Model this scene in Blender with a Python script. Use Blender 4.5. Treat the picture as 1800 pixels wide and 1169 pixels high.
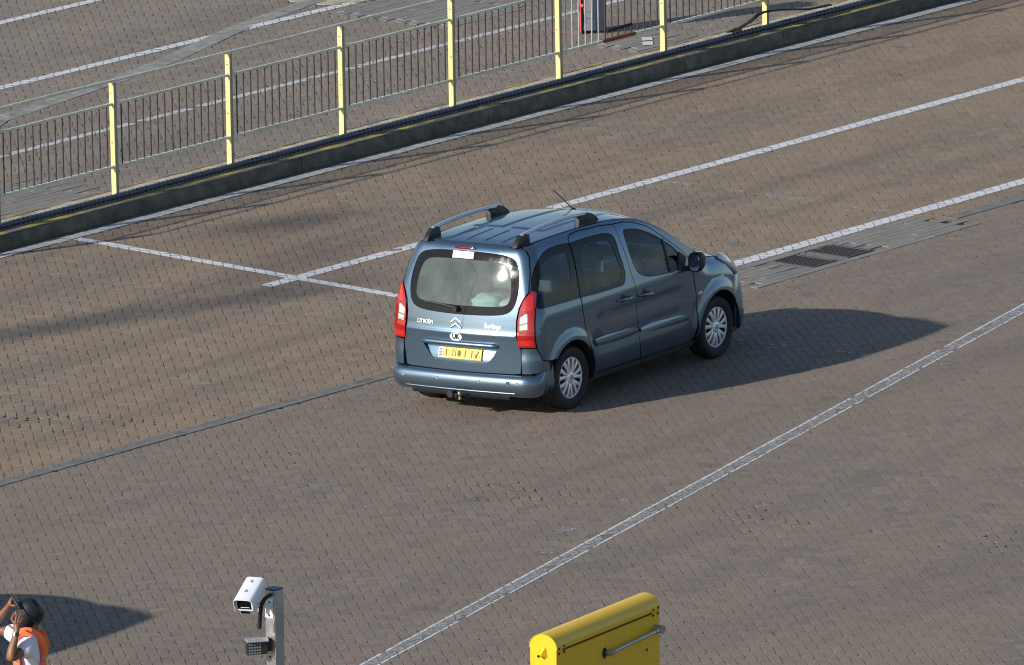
import bpy, bmesh, math, random
import numpy as np
from mathutils import Vector, Matrix, Euler
from mathutils.geometry import delaunay_2d_cdt

R = math.radians
PI = math.pi
rnd = random.Random(7)
nrs = np.random.RandomState(11)
scene = bpy.context.scene
for o in list(bpy.data.objects):
    bpy.data.objects.remove(o)
COL = scene.collection

# ------------------------------------------------------------------ camera
# world: x runs along the kerb, y across the lanes towards the traffic island, z up (metres)
PITCH, ROLL, HEAD = 0.217014, -0.015979, R(38.6)
CAM = Vector((-82.8412, -66.1312, 24.1248))
ce, se = math.cos(PITCH), math.sin(PITCH)
FWD = Vector((ce * math.cos(HEAD), ce * math.sin(HEAD), -se))
R0 = Vector((math.sin(HEAD), -math.cos(HEAD), 0))
U0 = Vector((se * math.cos(HEAD), se * math.sin(HEAD), ce))
RV = math.cos(ROLL) * R0 + math.sin(ROLL) * U0
UV = -math.sin(ROLL) * R0 + math.cos(ROLL) * U0
cam_data = bpy.data.cameras.new('camera')
cam_data.lens = 380.0
cam_data.sensor_width = 36.0
cam_data.clip_start = 1.0
cam_data.clip_end = 3000.0
cam = bpy.data.objects.new('camera', cam_data)
COL.objects.link(cam)
cam.matrix_world = Matrix(((RV.x, UV.x, -FWD.x, CAM.x), (RV.y, UV.y, -FWD.y, CAM.y),
                           (RV.z, UV.z, -FWD.z, CAM.z), (0, 0, 0, 1)))
scene.camera = cam

# ------------------------------------------------------------------ sky and sun
SUN_TRAVEL = Vector((0.870, -0.307, -0.386)).normalized()
world = bpy.data.worlds.new('World')
scene.world = world
world.use_nodes = True
wn = world.node_tree
bg = wn.nodes['Background']
sky = wn.nodes.new('ShaderNodeTexSky')
sky.sky_type = 'NISHITA'
sky.sun_disc = False
sky.sun_elevation = math.asin(-SUN_TRAVEL.z)
sky.sun_rotation = math.atan2(-SUN_TRAVEL.x, -SUN_TRAVEL.y) % (2 * PI)
sky.dust_density = 0.6
sky.air_density = 1.0
sky.ozone_density = 2.0
wn.links.new(sky.outputs[0], bg.inputs[0])
bg.inputs[1].default_value = 0.098
sun_data = bpy.data.lights.new('sun', 'SUN')
sun_data.energy = 3.9
sun_data.angle = R(0.85)
sun_data.color = (1.0, 0.95, 0.88)
sun = bpy.data.objects.new('sun', sun_data)
COL.objects.link(sun)
sun.rotation_euler = SUN_TRAVEL.to_track_quat('-Z', 'Y').to_euler()
sun.location = (-60, 30, 60)
scene.view_settings.view_transform = 'Standard'
scene.view_settings.look = 'None'
scene.view_settings.exposure = 0.40
scene.view_settings.gamma = 1.0
scene.cycles.filter_width = 1.1

# ------------------------------------------------------------------ helpers: objects
def tag(o, label=None, cat=None, group=None, kind=None):
    if label: o['label'] = label
    if cat: o['category'] = cat
    if group: o['group'] = group
    if kind: o['kind'] = kind
    return o

def link(name, mesh, mat=None, parent=None, smooth=False):
    o = bpy.data.objects.new(name, mesh)
    COL.objects.link(o)
    if mat is not None and len(mesh.materials) == 0:
        mesh.materials.append(mat)
    if parent is not None:
        o.parent = parent
    if smooth:
        mesh.polygons.foreach_set('use_smooth', [True] * len(mesh.polygons))
    return o

def empty(name, loc=(0, 0, 0), rz=0, label=None, cat=None, group=None):
    o = bpy.data.objects.new(name, None)
    COL.objects.link(o)
    o.empty_display_size = 0.1
    o.location = loc
    o.rotation_euler = (0, 0, rz)
    tag(o, label, cat, group)
    return o

def autosmooth(o, deg=35):
    me = o.data
    bm = bmesh.new(); bm.from_mesh(me)
    a = R(deg)
    for e in bm.edges:
        e.smooth = not (len(e.link_faces) == 2 and e.calc_face_angle(0) > a)
    for f in bm.faces: f.smooth = True
    bm.to_mesh(me); bm.free()
    return o

class MB:
    def __init__(s): s.v = []; s.f = []
    def add(s, vs, fs):
        n = len(s.v); s.v += [tuple(v) for v in vs]; s.f += [tuple(i + n for i in f) for f in fs]; return s
    def box(s, c, d, rot=None, taper=1.0):
        hx, hy, hz = d[0] / 2, d[1] / 2, d[2] / 2
        vs = [(-hx, -hy, -hz), (hx, -hy, -hz), (hx, hy, -hz), (-hx, hy, -hz),
              (-hx * taper, -hy * taper, hz), (hx * taper, -hy * taper, hz), (hx * taper, hy * taper, hz), (-hx * taper, hy * taper, hz)]
        m = rot if rot is not None else Matrix.Identity(3)
        vs = [m @ Vector(v) + Vector(c) for v in vs]
        return s.add(vs, [(0, 3, 2, 1), (4, 5, 6, 7), (0, 1, 5, 4), (1, 2, 6, 5), (2, 3, 7, 6), (3, 0, 4, 7)])
    def bbox(s, a, b):
        c = [(a[i] + b[i]) / 2 for i in range(3)]; d = [abs(b[i] - a[i]) for i in range(3)]
        return s.box(c, d)
    def tube(s, path, r, n=10, cap=True, up=Vector((0, 0, 1)), sy=1.0):
        path = [Vector(p) for p in path]; rings = []
        for i, p in enumerate(path):
            t = (path[min(i + 1, len(path) - 1)] - path[max(i - 1, 0)])
            t = t.normalized() if t.length > 1e-9 else Vector((0, 0, 1))
            u = up if abs(t.dot(up)) < 0.95 else Vector((1, 0, 0))
            a = t.cross(u).normalized(); b = a.cross(t).normalized()
            rr = r[i] if isinstance(r, (list, tuple)) else r
            rings.append([p + a * (math.cos(2 * PI * k / n) * rr) + b * (math.sin(2 * PI * k / n) * rr * sy) for k in range(n)])
        vs = [v for rg in rings for v in rg]; fs = []
        for i in range(len(rings) - 1):
            for k in range(n):
                k2 = (k + 1) % n
                fs.append((i * n + k, i * n + k2, (i + 1) * n + k2, (i + 1) * n + k))
        if cap:
            fs.append(tuple(range(n))); L = (len(rings) - 1) * n
            fs.append(tuple(L + k for k in reversed(range(n))))
        return s.add(vs, fs)
    def lathe(s, prof, n=32, axis='z', c=(0, 0, 0), closed=False):
        vs = []; m = len(prof)
        for k in range(n):
            a = 2 * PI * k / n
            for (r, h) in prof:
                p = (r * math.cos(a), r * math.sin(a), h)
                if axis == 'y': p = (p[0], h, p[1])
                if axis == 'x': p = (h, p[0], p[1])
                vs.append((p[0] + c[0], p[1] + c[1], p[2] + c[2]))
        fs = []
        for k in range(n):
            k2 = (k + 1) % n
            for j in range(m - 1 + (1 if closed else 0)):
                j2 = (j + 1) % m
                fs.append((k * m + j, k2 * m + j, k2 * m + j2, k * m + j2))
        return s.add(vs, fs)
    def prism(s, poly, a, b, axis='y'):
        n = len(poly)
        def P(p, h):
            return {'y': (p[0], h, p[1]), 'x': (h, p[0], p[1]), 'z': (p[0], p[1], h)}[axis]
        vs = [P(p, a) for p in poly] + [P(p, b) for p in poly]
        fs = [tuple(range(n)), tuple(reversed(range(n, 2 * n)))]
        for i in range(n):
            j = (i + 1) % n; fs.append((i, i + n, j + n, j))
        return s.add(vs, fs)
    def build(s, name, mat=None, parent=None, smooth=None, bevel=0, segs=2, merge=False):
        me = bpy.data.meshes.new(name); me.from_pydata(s.v, [], s.f); me.update()
        bm = bmesh.new(); bm.from_mesh(me)
        if merge: bmesh.ops.remove_doubles(bm, verts=bm.verts, dist=1e-5)
        bmesh.ops.recalc_face_normals(bm, faces=bm.faces)
        if bevel:
            es = [e for e in bm.edges if len(e.link_faces) == 2 and e.calc_face_angle(0) > R(30)]
            bmesh.ops.bevel(bm, geom=es, offset=bevel, segments=segs, affect='EDGES', profile=0.5)
        bm.to_mesh(me); bm.free()
        o = link(name, me, mat, parent)
        if smooth is not None: autosmooth(o, smooth)
        return o

def copy_tree(o, parent=None, skip=()):
    c = o.copy(); COL.objects.link(c)
    if parent is not None:
        c.parent = parent
    for ch in list(o.children):
        if ch.name.split('.')[0] in skip: continue
        copy_tree(ch, c, skip)
    return c

# ------------------------------------------------------------------ helpers: materials
def mat_new(name):
    m = bpy.data.materials.new(name); m.use_nodes = True
    nt = m.node_tree
    return m, nt, nt.nodes['Principled BSDF']

def N(nt, typ, **kw):
    n = nt.nodes.new(typ)
    for k, v in kw.items():
        if k == 'inp':
            for kk, vv in v.items():
                n.inputs[kk].default_value = vv
        else: setattr(n, k, v)
    return n

def c4(c): return (c[0], c[1], c[2], 1)

def mixc(nt, fac, a, b, mode='MIX'):
    n = nt.nodes.new('ShaderNodeMix'); n.data_type = 'RGBA'; n.blend_type = mode; n.clamp_result = False
    if hasattr(fac, 'links'): nt.links.new(fac, n.inputs[0])
    else: n.inputs[0].default_value = fac
    for s, v in ((6, a), (7, b)):
        if hasattr(v, 'links'): nt.links.new(v, n.inputs[s])
        else: n.inputs[s].default_value = c4(v) if len(v) == 3 else v
    return n.outputs[2]

def mth(nt, op, a, b=None, clamp=False):
    n = nt.nodes.new('ShaderNodeMath'); n.operation = op; n.use_clamp = clamp
    for i, v in enumerate((a, b)):
        if v is None: continue
        if hasattr(v, 'links'): nt.links.new(v, n.inputs[i])
        else: n.inputs[i].default_value = v
    return n.outputs[0]

def ramp(nt, fac, stops, interp='LINEAR'):
    n = nt.nodes.new('ShaderNodeValToRGB'); cr = n.color_ramp; cr.interpolation = interp
    while len(cr.elements) < len(stops): cr.elements.new(0.5)
    for e, (p, c) in zip(cr.elements, stops):
        e.position = p; e.color = c4(c) if not isinstance(c, (int, float)) else (c, c, c, 1)
    nt.links.new(fac, n.inputs[0])
    return n.outputs[0]

def coords(nt, kind='Object', scale=(1, 1, 1)):
    tc = nt.nodes.new('ShaderNodeTexCoord')
    mp = nt.nodes.new('ShaderNodeMapping'); mp.inputs['Scale'].default_value = scale
    nt.links.new(tc.outputs[kind], mp.inputs[0])
    return mp.outputs[0]

def wpos(nt, scale=(1, 1, 1)):
    g = nt.nodes.new('ShaderNodeNewGeometry')
    mp = nt.nodes.new('ShaderNodeMapping'); mp.inputs['Scale'].default_value = scale
    nt.links.new(g.outputs['Position'], mp.inputs[0])
    return mp.outputs[0]

def noise(nt, vec, scale, detail=3, rough=0.55):
    n = nt.nodes.new('ShaderNodeTexNoise')
    n.inputs['Scale'].default_value = scale; n.inputs['Detail'].default_value = detail; n.inputs['Roughness'].default_value = rough
    nt.links.new(vec, n.inputs['Vector'])
    return n.outputs['Fac']

def bump(nt, b, h, strength=0.3, dist=0.002):
    n = nt.nodes.new('ShaderNodeBump'); n.inputs['Strength'].default_value = strength; n.inputs['Distance'].default_value = dist
    nt.links.new(h, n.inputs['Height']); nt.links.new(n.outputs[0], b.inputs['Normal'])

def simple(name, col, rough=0.5, metal=0.0, var=0.15, scale=12, bmp=0.0, coat=0.0, dirt=None, dirt_amt=0.4, dirt_scale=3):
    m, nt, b = mat_new(name)
    v = coords(nt)
    f = noise(nt, v, scale, 4)
    c = ramp(nt, f, [(0.3, tuple(x * (1 - var) for x in col)), (0.7, tuple(min(1, x * (1 + var)) for x in col))])
    if dirt:
        d = noise(nt, v, dirt_scale, 5, 0.65)
        k = ramp(nt, d, [(0.48, 0.0), (0.68, dirt_amt)])
        c = mixc(nt, k, c, dirt)
    nt.links.new(c, b.inputs['Base Color'])
    b.inputs['Roughness'].default_value = rough
    b.inputs['Metallic'].default_value = metal
    b.inputs['Coat Weight'].default_value = coat
    b.inputs['Coat Roughness'].default_value = 0.05
    rr = ramp(nt, f, [(0.2, max(0, rough - 0.07)), (0.8, min(1, rough + 0.07))])
    nt.links.new(rr, b.inputs['Roughness'])
    if bmp: bump(nt, b, noise(nt, v, scale * 6, 4), bmp)
    return m

def paver_mat(name, tones, warm, grey, dark, streak=0.3):
    m, nt, b = mat_new(name)
    g = nt.nodes.new('ShaderNodeNewGeometry'); oi = nt.nodes.new('ShaderNodeObjectInfo')
    r = mth(nt, 'FRACT', mth(nt, 'ADD', g.outputs['Random Per Island'], mth(nt, 'MULTIPLY', oi.outputs['Random'], 7.31)))
    c = ramp(nt, r, [(i / (len(tones) - 1), t) for i, t in enumerate(tones)])
    P = wpos(nt)
    big = noise(nt, P, 0.33, 4, 0.6)
    c = mixc(nt, ramp(nt, big, [(0.40, 0.0), (0.66, 0.55)]), c, warm)
    mid = noise(nt, P, 1.3, 5, 0.65)
    c = mixc(nt, ramp(nt, mid, [(0.50, 0.0), (0.75, 0.5)]), c, grey)
    st = noise(nt, wpos(nt, (0.09, 1.25, 1.0)), 1.0, 5, 0.6)
    c = mixc(nt, ramp(nt, st, [(0.48, 0.0), (0.70, streak * 1.35)]), c, dark)
    spots = noise(nt, P, 2.2, 3, 0.5)
    c = mixc(nt, ramp(nt, spots, [(0.655, 0.0), (0.72, 0.45)]), c, dark)
    fine = noise(nt, P, 55, 4, 0.7)
    c = mixc(nt, 0.55, c, ramp(nt, fine, [(0.25, (0.35, 0.35, 0.35)), (0.5, (1, 1, 1)), (0.78, (1.7, 1.66, 1.6))]), 'MULTIPLY')
    grit = noise(nt, P, 170, 2, 0.6)
    c = mixc(nt, ramp(nt, grit, [(0.66, 0.0), (0.72, 0.5)]), c, (0.42, 0.39, 0.35))
    c = mixc(nt, ramp(nt, grit, [(0.28, 0.6), (0.34, 0.0)]), c, (0.05, 0.045, 0.04))
    nt.links.new(c, b.inputs['Base Color'])
    b.inputs['Roughness'].default_value = 0.86
    b.inputs['Specular IOR Level'].default_value = 0.3
    bump(nt, b, fine, 0.6, 0.004)
    return m

def streaked(name, col, dark, chip, rough=0.45, coat=0.2):
    m, nt, b = mat_new(name)
    v = coords(nt)
    run = noise(nt, coords(nt, 'Object', (22, 22, 1.2)), 1.0, 4, 0.6)
    c = mixc(nt, ramp(nt, run, [(0.50, 0.0), (0.75, 0.40)]), col, dark)
    c = mixc(nt, ramp(nt, noise(nt, v, 3.0, 5, 0.6), [(0.45, 0.0), (0.75, 0.35)]), c, tuple(min(1, x * 1.08 + 0.03) for x in col))
    c = mixc(nt, ramp(nt, noise(nt, v, 38, 3, 0.6), [(0.70, 0.0), (0.73, 0.8)]), c, chip)
    nt.links.new(c, b.inputs['Base Color'])
    nt.links.new(ramp(nt, run, [(0.3, rough - 0.1), (0.7, rough + 0.15)]), b.inputs['Roughness'])
    b.inputs['Coat Weight'].default_value = coat
    return m
M = {}
M['pav_up'] = paver_mat('paver_brown', [(0.243, 0.185, 0.133), (0.274, 0.209, 0.146), (0.217, 0.171, 0.129), (0.289, 0.228, 0.168), (0.233, 0.180, 0.133)],
                        (0.310, 0.219, 0.136), (0.191, 0.161, 0.133), (0.119, 0.102, 0.088), 0.45)
M['pav_lo'] = paver_mat('paver_mauve', [(0.202, 0.165, 0.131), (0.233, 0.188, 0.145), (0.184, 0.153, 0.126), (0.245, 0.198, 0.161), (0.210, 0.168, 0.134)],
                        (0.252, 0.188, 0.142), (0.190, 0.165, 0.136), (0.123, 0.108, 0.093), 0.3)
M['pav_is'] = paver_mat('paver_island', [(0.231, 0.190, 0.154), (0.257, 0.212, 0.169), (0.205, 0.175, 0.149), (0.272, 0.232, 0.190), (0.221, 0.186, 0.154)],
                        (0.283, 0.222, 0.164), (0.184, 0.170, 0.154), (0.123, 0.113, 0.103), 0.3)
M['pav_grey'] = paver_mat('paver_grey', [(0.223, 0.208, 0.187), (0.256, 0.236, 0.211), (0.204, 0.188, 0.172), (0.242, 0.223, 0.199)],
                          (0.242, 0.214, 0.181), (0.204, 0.194, 0.181), (0.140, 0.132, 0.121), 0.2)
M['joint'] = simple('joint_sand', (0.035, 0.031, 0.027), 0.95, var=0.4, scale=20, bmp=0.5)
M['conc'] = simple('concrete', (0.29, 0.27, 0.24), 0.9, var=0.25, scale=9, bmp=0.4, dirt=(0.09, 0.085, 0.08), dirt_amt=0.6)
M['conc_bed'] = simple('concrete_bed', (0.46, 0.40, 0.30), 0.92, var=0.3, scale=14, bmp=0.5, dirt=(0.13, 0.11, 0.085), dirt_amt=0.7, dirt_scale=6)
M['channel'] = simple('channel_block', (0.175, 0.168, 0.155), 0.9, var=0.2, scale=10, bmp=0.3, dirt=(0.08, 0.075, 0.07), dirt_amt=0.6, dirt_scale=4)
M['gutter'] = simple('gutter_kerb_shade', (0.095, 0.09, 0.065), 0.95, var=0.35, scale=6, bmp=0.3, dirt=(0.04, 0.045, 0.025), dirt_amt=0.7)  # dark olive carries the kerb's shadow on the gutter
M['kerb'] = simple('kerb_stone', (0.130, 0.114, 0.088), 0.92, var=0.45, scale=6, bmp=0.5, dirt=(0.10, 0.095, 0.07), dirt_amt=0.35, dirt_scale=9)
M['lichen'] = simple('yellow_edge', (0.34, 0.275, 0.07), 0.9, var=0.35, scale=10, dirt=(0.17, 0.15, 0.115), dirt_amt=1.0, dirt_scale=2.6)
for n_ in M['lichen'].node_tree.nodes:
    if n_.type == 'VALTORGB' and abs(n_.color_ramp.elements[0].position - 0.48) < 1e-3:
        n_.color_ramp.elements[0].position = 0.42; n_.color_ramp.elements[1].position = 0.54
M['rubber'] = simple('black_rubber', (0.012, 0.012, 0.013), 0.6, var=0.2)
M['hose'] = simple('blue_black_hose', (0.045, 0.058, 0.095), 0.45, var=0.3, scale=20)
M['postyel'] = streaked('yellow_post_paint', (0.72, 0.61, 0.25), (0.64, 0.58, 0.36), (0.20, 0.12, 0.06), 0.5, 0.0)
M['postcap'] = simple('post_stain', (0.30, 0.25, 0.06), 0.7)
M['flange'] = simple('post_shade_grey', (0.34, 0.33, 0.25), 0.6, 0.1, var=0.15, scale=10)  # shaded right face of the posts is put into this grey
M['galv'] = simple('galvanised_steel', (0.74, 0.72, 0.60), 0.55, 0.0, var=0.18, scale=14, dirt=(0.60, 0.54, 0.22), dirt_amt=0.8, dirt_scale=1.1)
M['balus'] = simple('baluster_steel', (0.055, 0.040, 0.036), 0.6, 0.1, var=0.4, scale=2, dirt=(0.20, 0.19, 0.17), dirt_amt=0.5, dirt_scale=0.7)
M['balus_lt'] = simple('baluster_lit', (0.42, 0.41, 0.38), 0.6, 0.2, var=0.2, scale=5)  # paler copy, the lit side of some balusters put into their colour
M['rust'] = simple('rust', (0.26, 0.085, 0.03), 0.9, var=0.5, scale=30, bmp=0.6, dirt=(0.08, 0.03, 0.015), dirt_amt=0.9, dirt_scale=20)
M['rust_dk'] = simple('dark_rust', (0.035, 0.018, 0.014), 0.85, var=0.4, scale=30)
M['iron'] = simple('cast_iron', (0.085, 0.076, 0.070), 0.75, 0.2, var=0.4, scale=30, bmp=0.3)
M['pit'] = simple('drain_pit', (0.008, 0.008, 0.008), 1.0)

def paint_mat(name, col, wear0, wear1):
    m, nt, b = mat_new(name)
    P = wpos(nt)
    f = noise(nt, P, 26, 5, 0.75)
    f2 = noise(nt, P, 2.4, 4, 0.6)
    k = mth(nt, 'ADD', mth(nt, 'MULTIPLY', f, 0.82), mth(nt, 'MULTIPLY', f2, 0.18))
    a = ramp(nt, k, [(wear0, 0.0), (wear1, 1.0)])
    c = mixc(nt, ramp(nt, noise(nt, P, 8, 4), [(0.4, 0.0), (0.7, 0.7)]), col, tuple(x * 0.68 for x in col))
    nt.links.new(c, b.inputs['Base Color']); b.inputs['Roughness'].default_value = 0.8
    nt.links.new(a, b.inputs['Alpha'])
    return m
M['line'] = paint_mat('white_road_paint', (0.70, 0.70, 0.70), 0.31, 0.42)
M['line_kerb'] = paint_mat('worn_white_paint', (0.58, 0.57, 0.55), 0.31, 0.44)
M['line_faint'] = paint_mat('faded_white_paint', (0.46, 0.45, 0.44), 0.46, 0.60)
M['line_core'] = paint_mat('worn_grey_paint', (0.42, 0.42, 0.42), 0.38, 0.60)
M['line_edge'] = paint_mat('edge_white_paint', (0.72, 0.72, 0.72), 0.34, 0.48)

# ------------------------------------------------------------------ the ground
V0, SLOPE, ISL, KERB = 1.9, 0.032, 0.15, 9.24
DU, DV = 0.106, 0.085           # island features
def gz(v):                      # the near side of the apron falls gently towards the drain channel
    return SLOPE * (V0 - v) if v < V0 else 0.0
def gz_np(v):
    return np.where(v < V0, SLOPE * (V0 - v), 0.0)
def cam_px(P):                  # picture coordinates (0..1800 wide), only used to limit how far pavers are laid
    d = P - np.array(CAM); z = d @ np.array(FWD)
    return 900 + 19000 * (d @ np.array(RV)) / z, 584.5 - 19000 * (d @ np.array(UV)) / z

M['ground'] = simple('far_pavement', (0.18, 0.155, 0.135), 0.9, var=0.2, scale=1.5)
prof = [(-300, 1.02 - 0.03), (-30, 1.02 - 0.03), (V0, -0.03), (KERB + 0.3, -0.03)]
vs = []; fs = []
for i, (v, z) in enumerate(prof):
    vs += [(-300, v, z), (400, v, z)]
for i in range(len(prof) - 1): fs.append((2 * i, 2 * i + 1, 2 * i + 3, 2 * i + 2))
ground = tag(MB().add(vs, fs).build('ground', M['ground']), 'paved port apron reaching away under the lanes', 'ground', kind='structure')
isl_sheet = tag(MB().add([(-300, 9.7, ISL - 0.03), (400, 9.7, ISL - 0.03), (400, 400, ISL - 0.03), (-300, 400, ISL - 0.03)], [(0, 1, 2, 3)]).build('island_ground', M['ground']),
                'raised paved island behind the kerb', 'ground', kind='structure')

def sheet(name, poly, zf, mat, label, parent=None):
    o = MB().add([(u, v, zf(v)) for u, v in poly], [tuple(range(len(poly)))]).build(name, mat, parent)
    if parent is None: tag(o, label, 'pavement', kind='structure')
    return o
lane_pav = sheet('lane_pavement', [(-16, V0), (30, V0), (30, KERB), (-16, KERB)], lambda v: -0.010, M['joint'], 'brown block paved traffic lanes below the kerb')
apron_pav = sheet('apron_pavement', [(-30, -18), (24, -18), (24, V0), (-30, V0)], lambda v: gz(v) - 0.010, M['joint'], 'grey mauve block paving in the foreground')
isl_pav = sheet('island_pavement', [(-6, 9.7), (34, 9.7), (34, 32), (-6, 32)], lambda v: ISL - 0.010, M['joint'], 'block paving on the island behind the guard rail')

E1 = np.array([math.cos(PI / 4), math.sin(PI / 4)]); E2 = np.array([-E1[1], E1[0]])
PW = 0.1035
def chan_c(u): return 1.965 - 0.0165 * (u + 3)          # centre line of the drain channel
GRATE_BOX = (5.75, 9.75, 1.27, 2.13)

def herring(umin, umax, vmin, vmax, zf, keep, ou=0.0, ov=0.0, margin=380, turn=0.0, PW=0.1035):
    E1 = np.array([math.cos(PI / 4 + turn), math.sin(PI / 4 + turn)]); E2 = np.array([-E1[1], E1[0]])
    # 90 degree herringbone laid at 45 degrees to the kerb; returns centre, half sizes (in E1, E2), angle
    cs = np.array([[u, v] for u in (umin, umax) for v in (vmin, vmax)])
    a = cs @ E1; b = cs @ E2
    i0, i1 = int(a.min() / PW) - 2, int(a.max() / PW) + 2
    j0, j1 = int(b.min() / PW) - 2, int(b.max() / PW) + 2
    I, J = np.meshgrid(np.arange(i0, i1), np.arange(j0, j1), indexing='ij')
    K = (I - J) % 4
    out = []
    for k, (da, db, ha, hb) in {0: (1.0, 0.5, 1.0, 0.5), 3: (0.5, 1.0, 0.5, 1.0)}.items():
        m = K == k
        A = (I[m] + da) * PW; B = (J[m] + db) * PW
        C = A[:, None] * E1 + B[:, None] * E2 + np.array([ou, ov])
        ok = (C[:, 0] > umin) & (C[:, 0] < umax) & (C[:, 1] > vmin) & (C[:, 1] < vmax)
        P3 = np.column_stack([C, zf(C[:, 1])])
        px, py = cam_px(P3)
        ok &= (px > -margin) & (px < 1800 + margin) & (py > -260) & (py < 1169 + 330)
        ok &= keep(C[:, 0], C[:, 1])
        C = C[ok]
        out.append((C, np.full(len(C), ha * PW), np.full(len(C), hb * PW), np.full(len(C), PI / 4 + turn)))
    return [np.concatenate(x) for x in zip(*out)]

def paver_verts(C, HA, HB, ANG, zf, gap=0.0021, ch=0.0135, lift=0.0, damage=False):
    # each block: eight-cornered top (worn, cut corners), slightly larger skirt below
    n = len(C)
    ang = ANG + nrs.normal(0, 0.006, n)
    dz = nrs.normal(0, 0.0007, n) - (nrs.rand(n) < 0.02) * nrs.rand(n) * 0.004
    ta = nrs.normal(0, 0.0034, n); tb = nrs.normal(0, 0.0034, n)
    g = gap * (0.6 + 0.9 * nrs.rand(n))
    dmg = np.zeros(n)
    if damage:      # an old trench line where blocks have worked loose
        band = np.abs(C[:, 0] + 3.3 + 0.25 * np.sin(C[:, 1] * 1.7)) < 0.42
        pat = np.sin(C[:, 1] * 2.1 + 0.6) + 0.6 * np.sin(C[:, 1] * 5.3) + 0.5 * np.sin(C[:, 0] * 9) > 0.15
        dmg = (band & pat & (nrs.rand(n) < 0.5)) * 1.0
        g = g + dmg * (0.0008 + 0.0032 * nrs.rand(n)); dz = dz - dmg * 0.0025 * nrs.rand(n) + lift
        ta = ta + dmg * nrs.normal(0, 0.012, n); tb = tb + dmg * nrs.normal(0, 0.012, n)
    else: dz = dz + lift
    ca, sa = np.cos(ang), np.sin(ang)
    sg = [(-1, -1, 1, 0), (1, -1, -1, 0), (1, -1, 0, 1), (1, 1, 0, -1), (1, 1, -1, 0), (-1, 1, 1, 0), (-1, 1, 0, -1), (-1, -1, 0, 1)]
    V = np.zeros((n, 16, 3))
    ha, hb = HA - g, HB - g
    cc = [ch * (0.45 + 1.0 * nrs.rand(n)) * (1 + 1.6 * dmg * nrs.rand(n)) for _ in range(4)]
    cid = [0, 1, 1, 2, 2, 3, 3, 0]
    for r, (ins, dep) in enumerate([(0.0007, 0.0), (0.0, 0.012)]):
        for q, (sx, sy, mx, my) in enumerate(sg):
            k = cc[cid[q]]
            x = sx * (ha - ins) + mx * k; y = sy * (hb - ins) + my * k
            u = C[:, 0] + x * ca - y * sa; v = C[:, 1] + x * sa + y * ca
            V[:, r * 8 + q, 0] = u; V[:, r * 8 + q, 1] = v
            V[:, r * 8 + q, 2] = zf(v) + dz + ta * x + tb * y - dep
    return V

PFT = tuple(range(8)); PFS = [(8 + i, 8 + (i + 1) % 8, (i + 1) % 8, i) for i in range(8)]
def mesh_np(name, V):
    # V: (n, 16, 3) blocks
    n = len(V); me = bpy.data.meshes.new(name)
    me.vertices.add(n * 16); me.vertices.foreach_set('co', V.reshape(-1).astype(np.float32))
    base = np.array(list(PFT) + [k for f in PFS for k in f])
    li = (base[None] + (np.arange(n) * 16)[:, None]).ravel()
    me.loops.add(len(li)); me.loops.foreach_set('vertex_index', li.astype(np.int32))
    st = np.array([0] + [8 + 4 * k for k in range(8)]); ln = np.array([8] + [4] * 8)
    me.polygons.add(n * 9)
    me.polygons.foreach_set('loop_start', (st[None] + (np.arange(n) * 40)[:, None]).ravel().astype(np.int32))
    me.polygons.foreach_set('loop_total', np.tile(ln, n).astype(np.int32))
    me.update(calc_edges=True); me.validate()
    me.shade_flat()
    return me

def paver_field(name, V, mat, parent):
    o = link(name, mesh_np(name, V), mat, parent)
    return tag(o, kind='stuff')

zero = lambda v: np.zeros_like(v)
isl = lambda v: np.full_like(v, ISL)
def in_box(u, v, b): return (u > b[0]) & (u < b[1]) & (v > b[2]) & (v < b[3])
KC0, KC1 = 8.955, 9.115                                   # course of blocks laid along the kerb
PATCH = [(2.3, 5.15, 9.84, 11.2), (14.75, 16.5, 12.7, 14.58), (14.85, 15.85, 9.93, 10.7)]   # relaid straight courses on the island

GB_IN = (GRATE_BOX[0] + 0.08, GRATE_BOX[1] - 0.08, GRATE_BOX[2] + 0.08, GRATE_BOX[3] - 0.08)
up = herring(-10, 26, V0 - 0.2, KC0 + 0.06, zero, lambda u, v: (v > chan_c(u) + 0.02) & ~in_box(u, v, GB_IN))
lo = herring(-24, 18, -15, V0 + 0.15, gz_np, lambda u, v: (v < chan_c(u) - 0.02) & ~in_box(u, v, GB_IN), 0.03, 0.01, turn=R(1.4), PW=0.100)
STRIP = [(a + DU, c + DV) for a, c in [(5.2, 12.4), (7.55, 13.42), (10.05, 13.82), (11.4, 14.12), (13.4, 14.72), (14.8, 15.0), (17.5, 15.35)]]
def strip_d(u, v):
    d = np.full_like(u, 9.0)
    for (a, b), (c, e) in zip(STRIP[:-1], STRIP[1:]):
        L2 = (c - a) ** 2 + (e - b) ** 2
        t = np.clip(((u - a) * (c - a) + (v - b) * (e - b)) / L2, 0, 1)
        d = np.minimum(d, np.hypot(u - a - t * (c - a), v - b - t * (e - b)))
    return d
def keep_is(u, v):
    k = (v > 9.80) & (strip_d(u, v) > 0.05) & ~((np.hypot((u - 15.7) / 0.66, (v - 15.1) / 0.53) < 1))
    for b in PATCH: k &= ~in_box(u, v, (b[0] + 0.08, b[1] - 0.08, b[2] + 0.08, b[3] - 0.08))
    return k
is_ = herring(-3, 33, 9.7, 28, isl, keep_is, 0.02, 0.05)

def courses(b, length, width, zf_v=None, bond=0.5):
    C = []; n = 0
    v = b[2] + width / 2
    while v < b[3] - width * 0.4:
        u = b[0] + (length * bond if n % 2 else 0) + length / 2
        while u < b[1]:
            C.append((u, v)); u += length
        v += width; n += 1
    C = np.array(C); k = len(C)
    return [C, np.full(k, length / 2), np.full(k, width / 2), np.zeros(k)]

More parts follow.
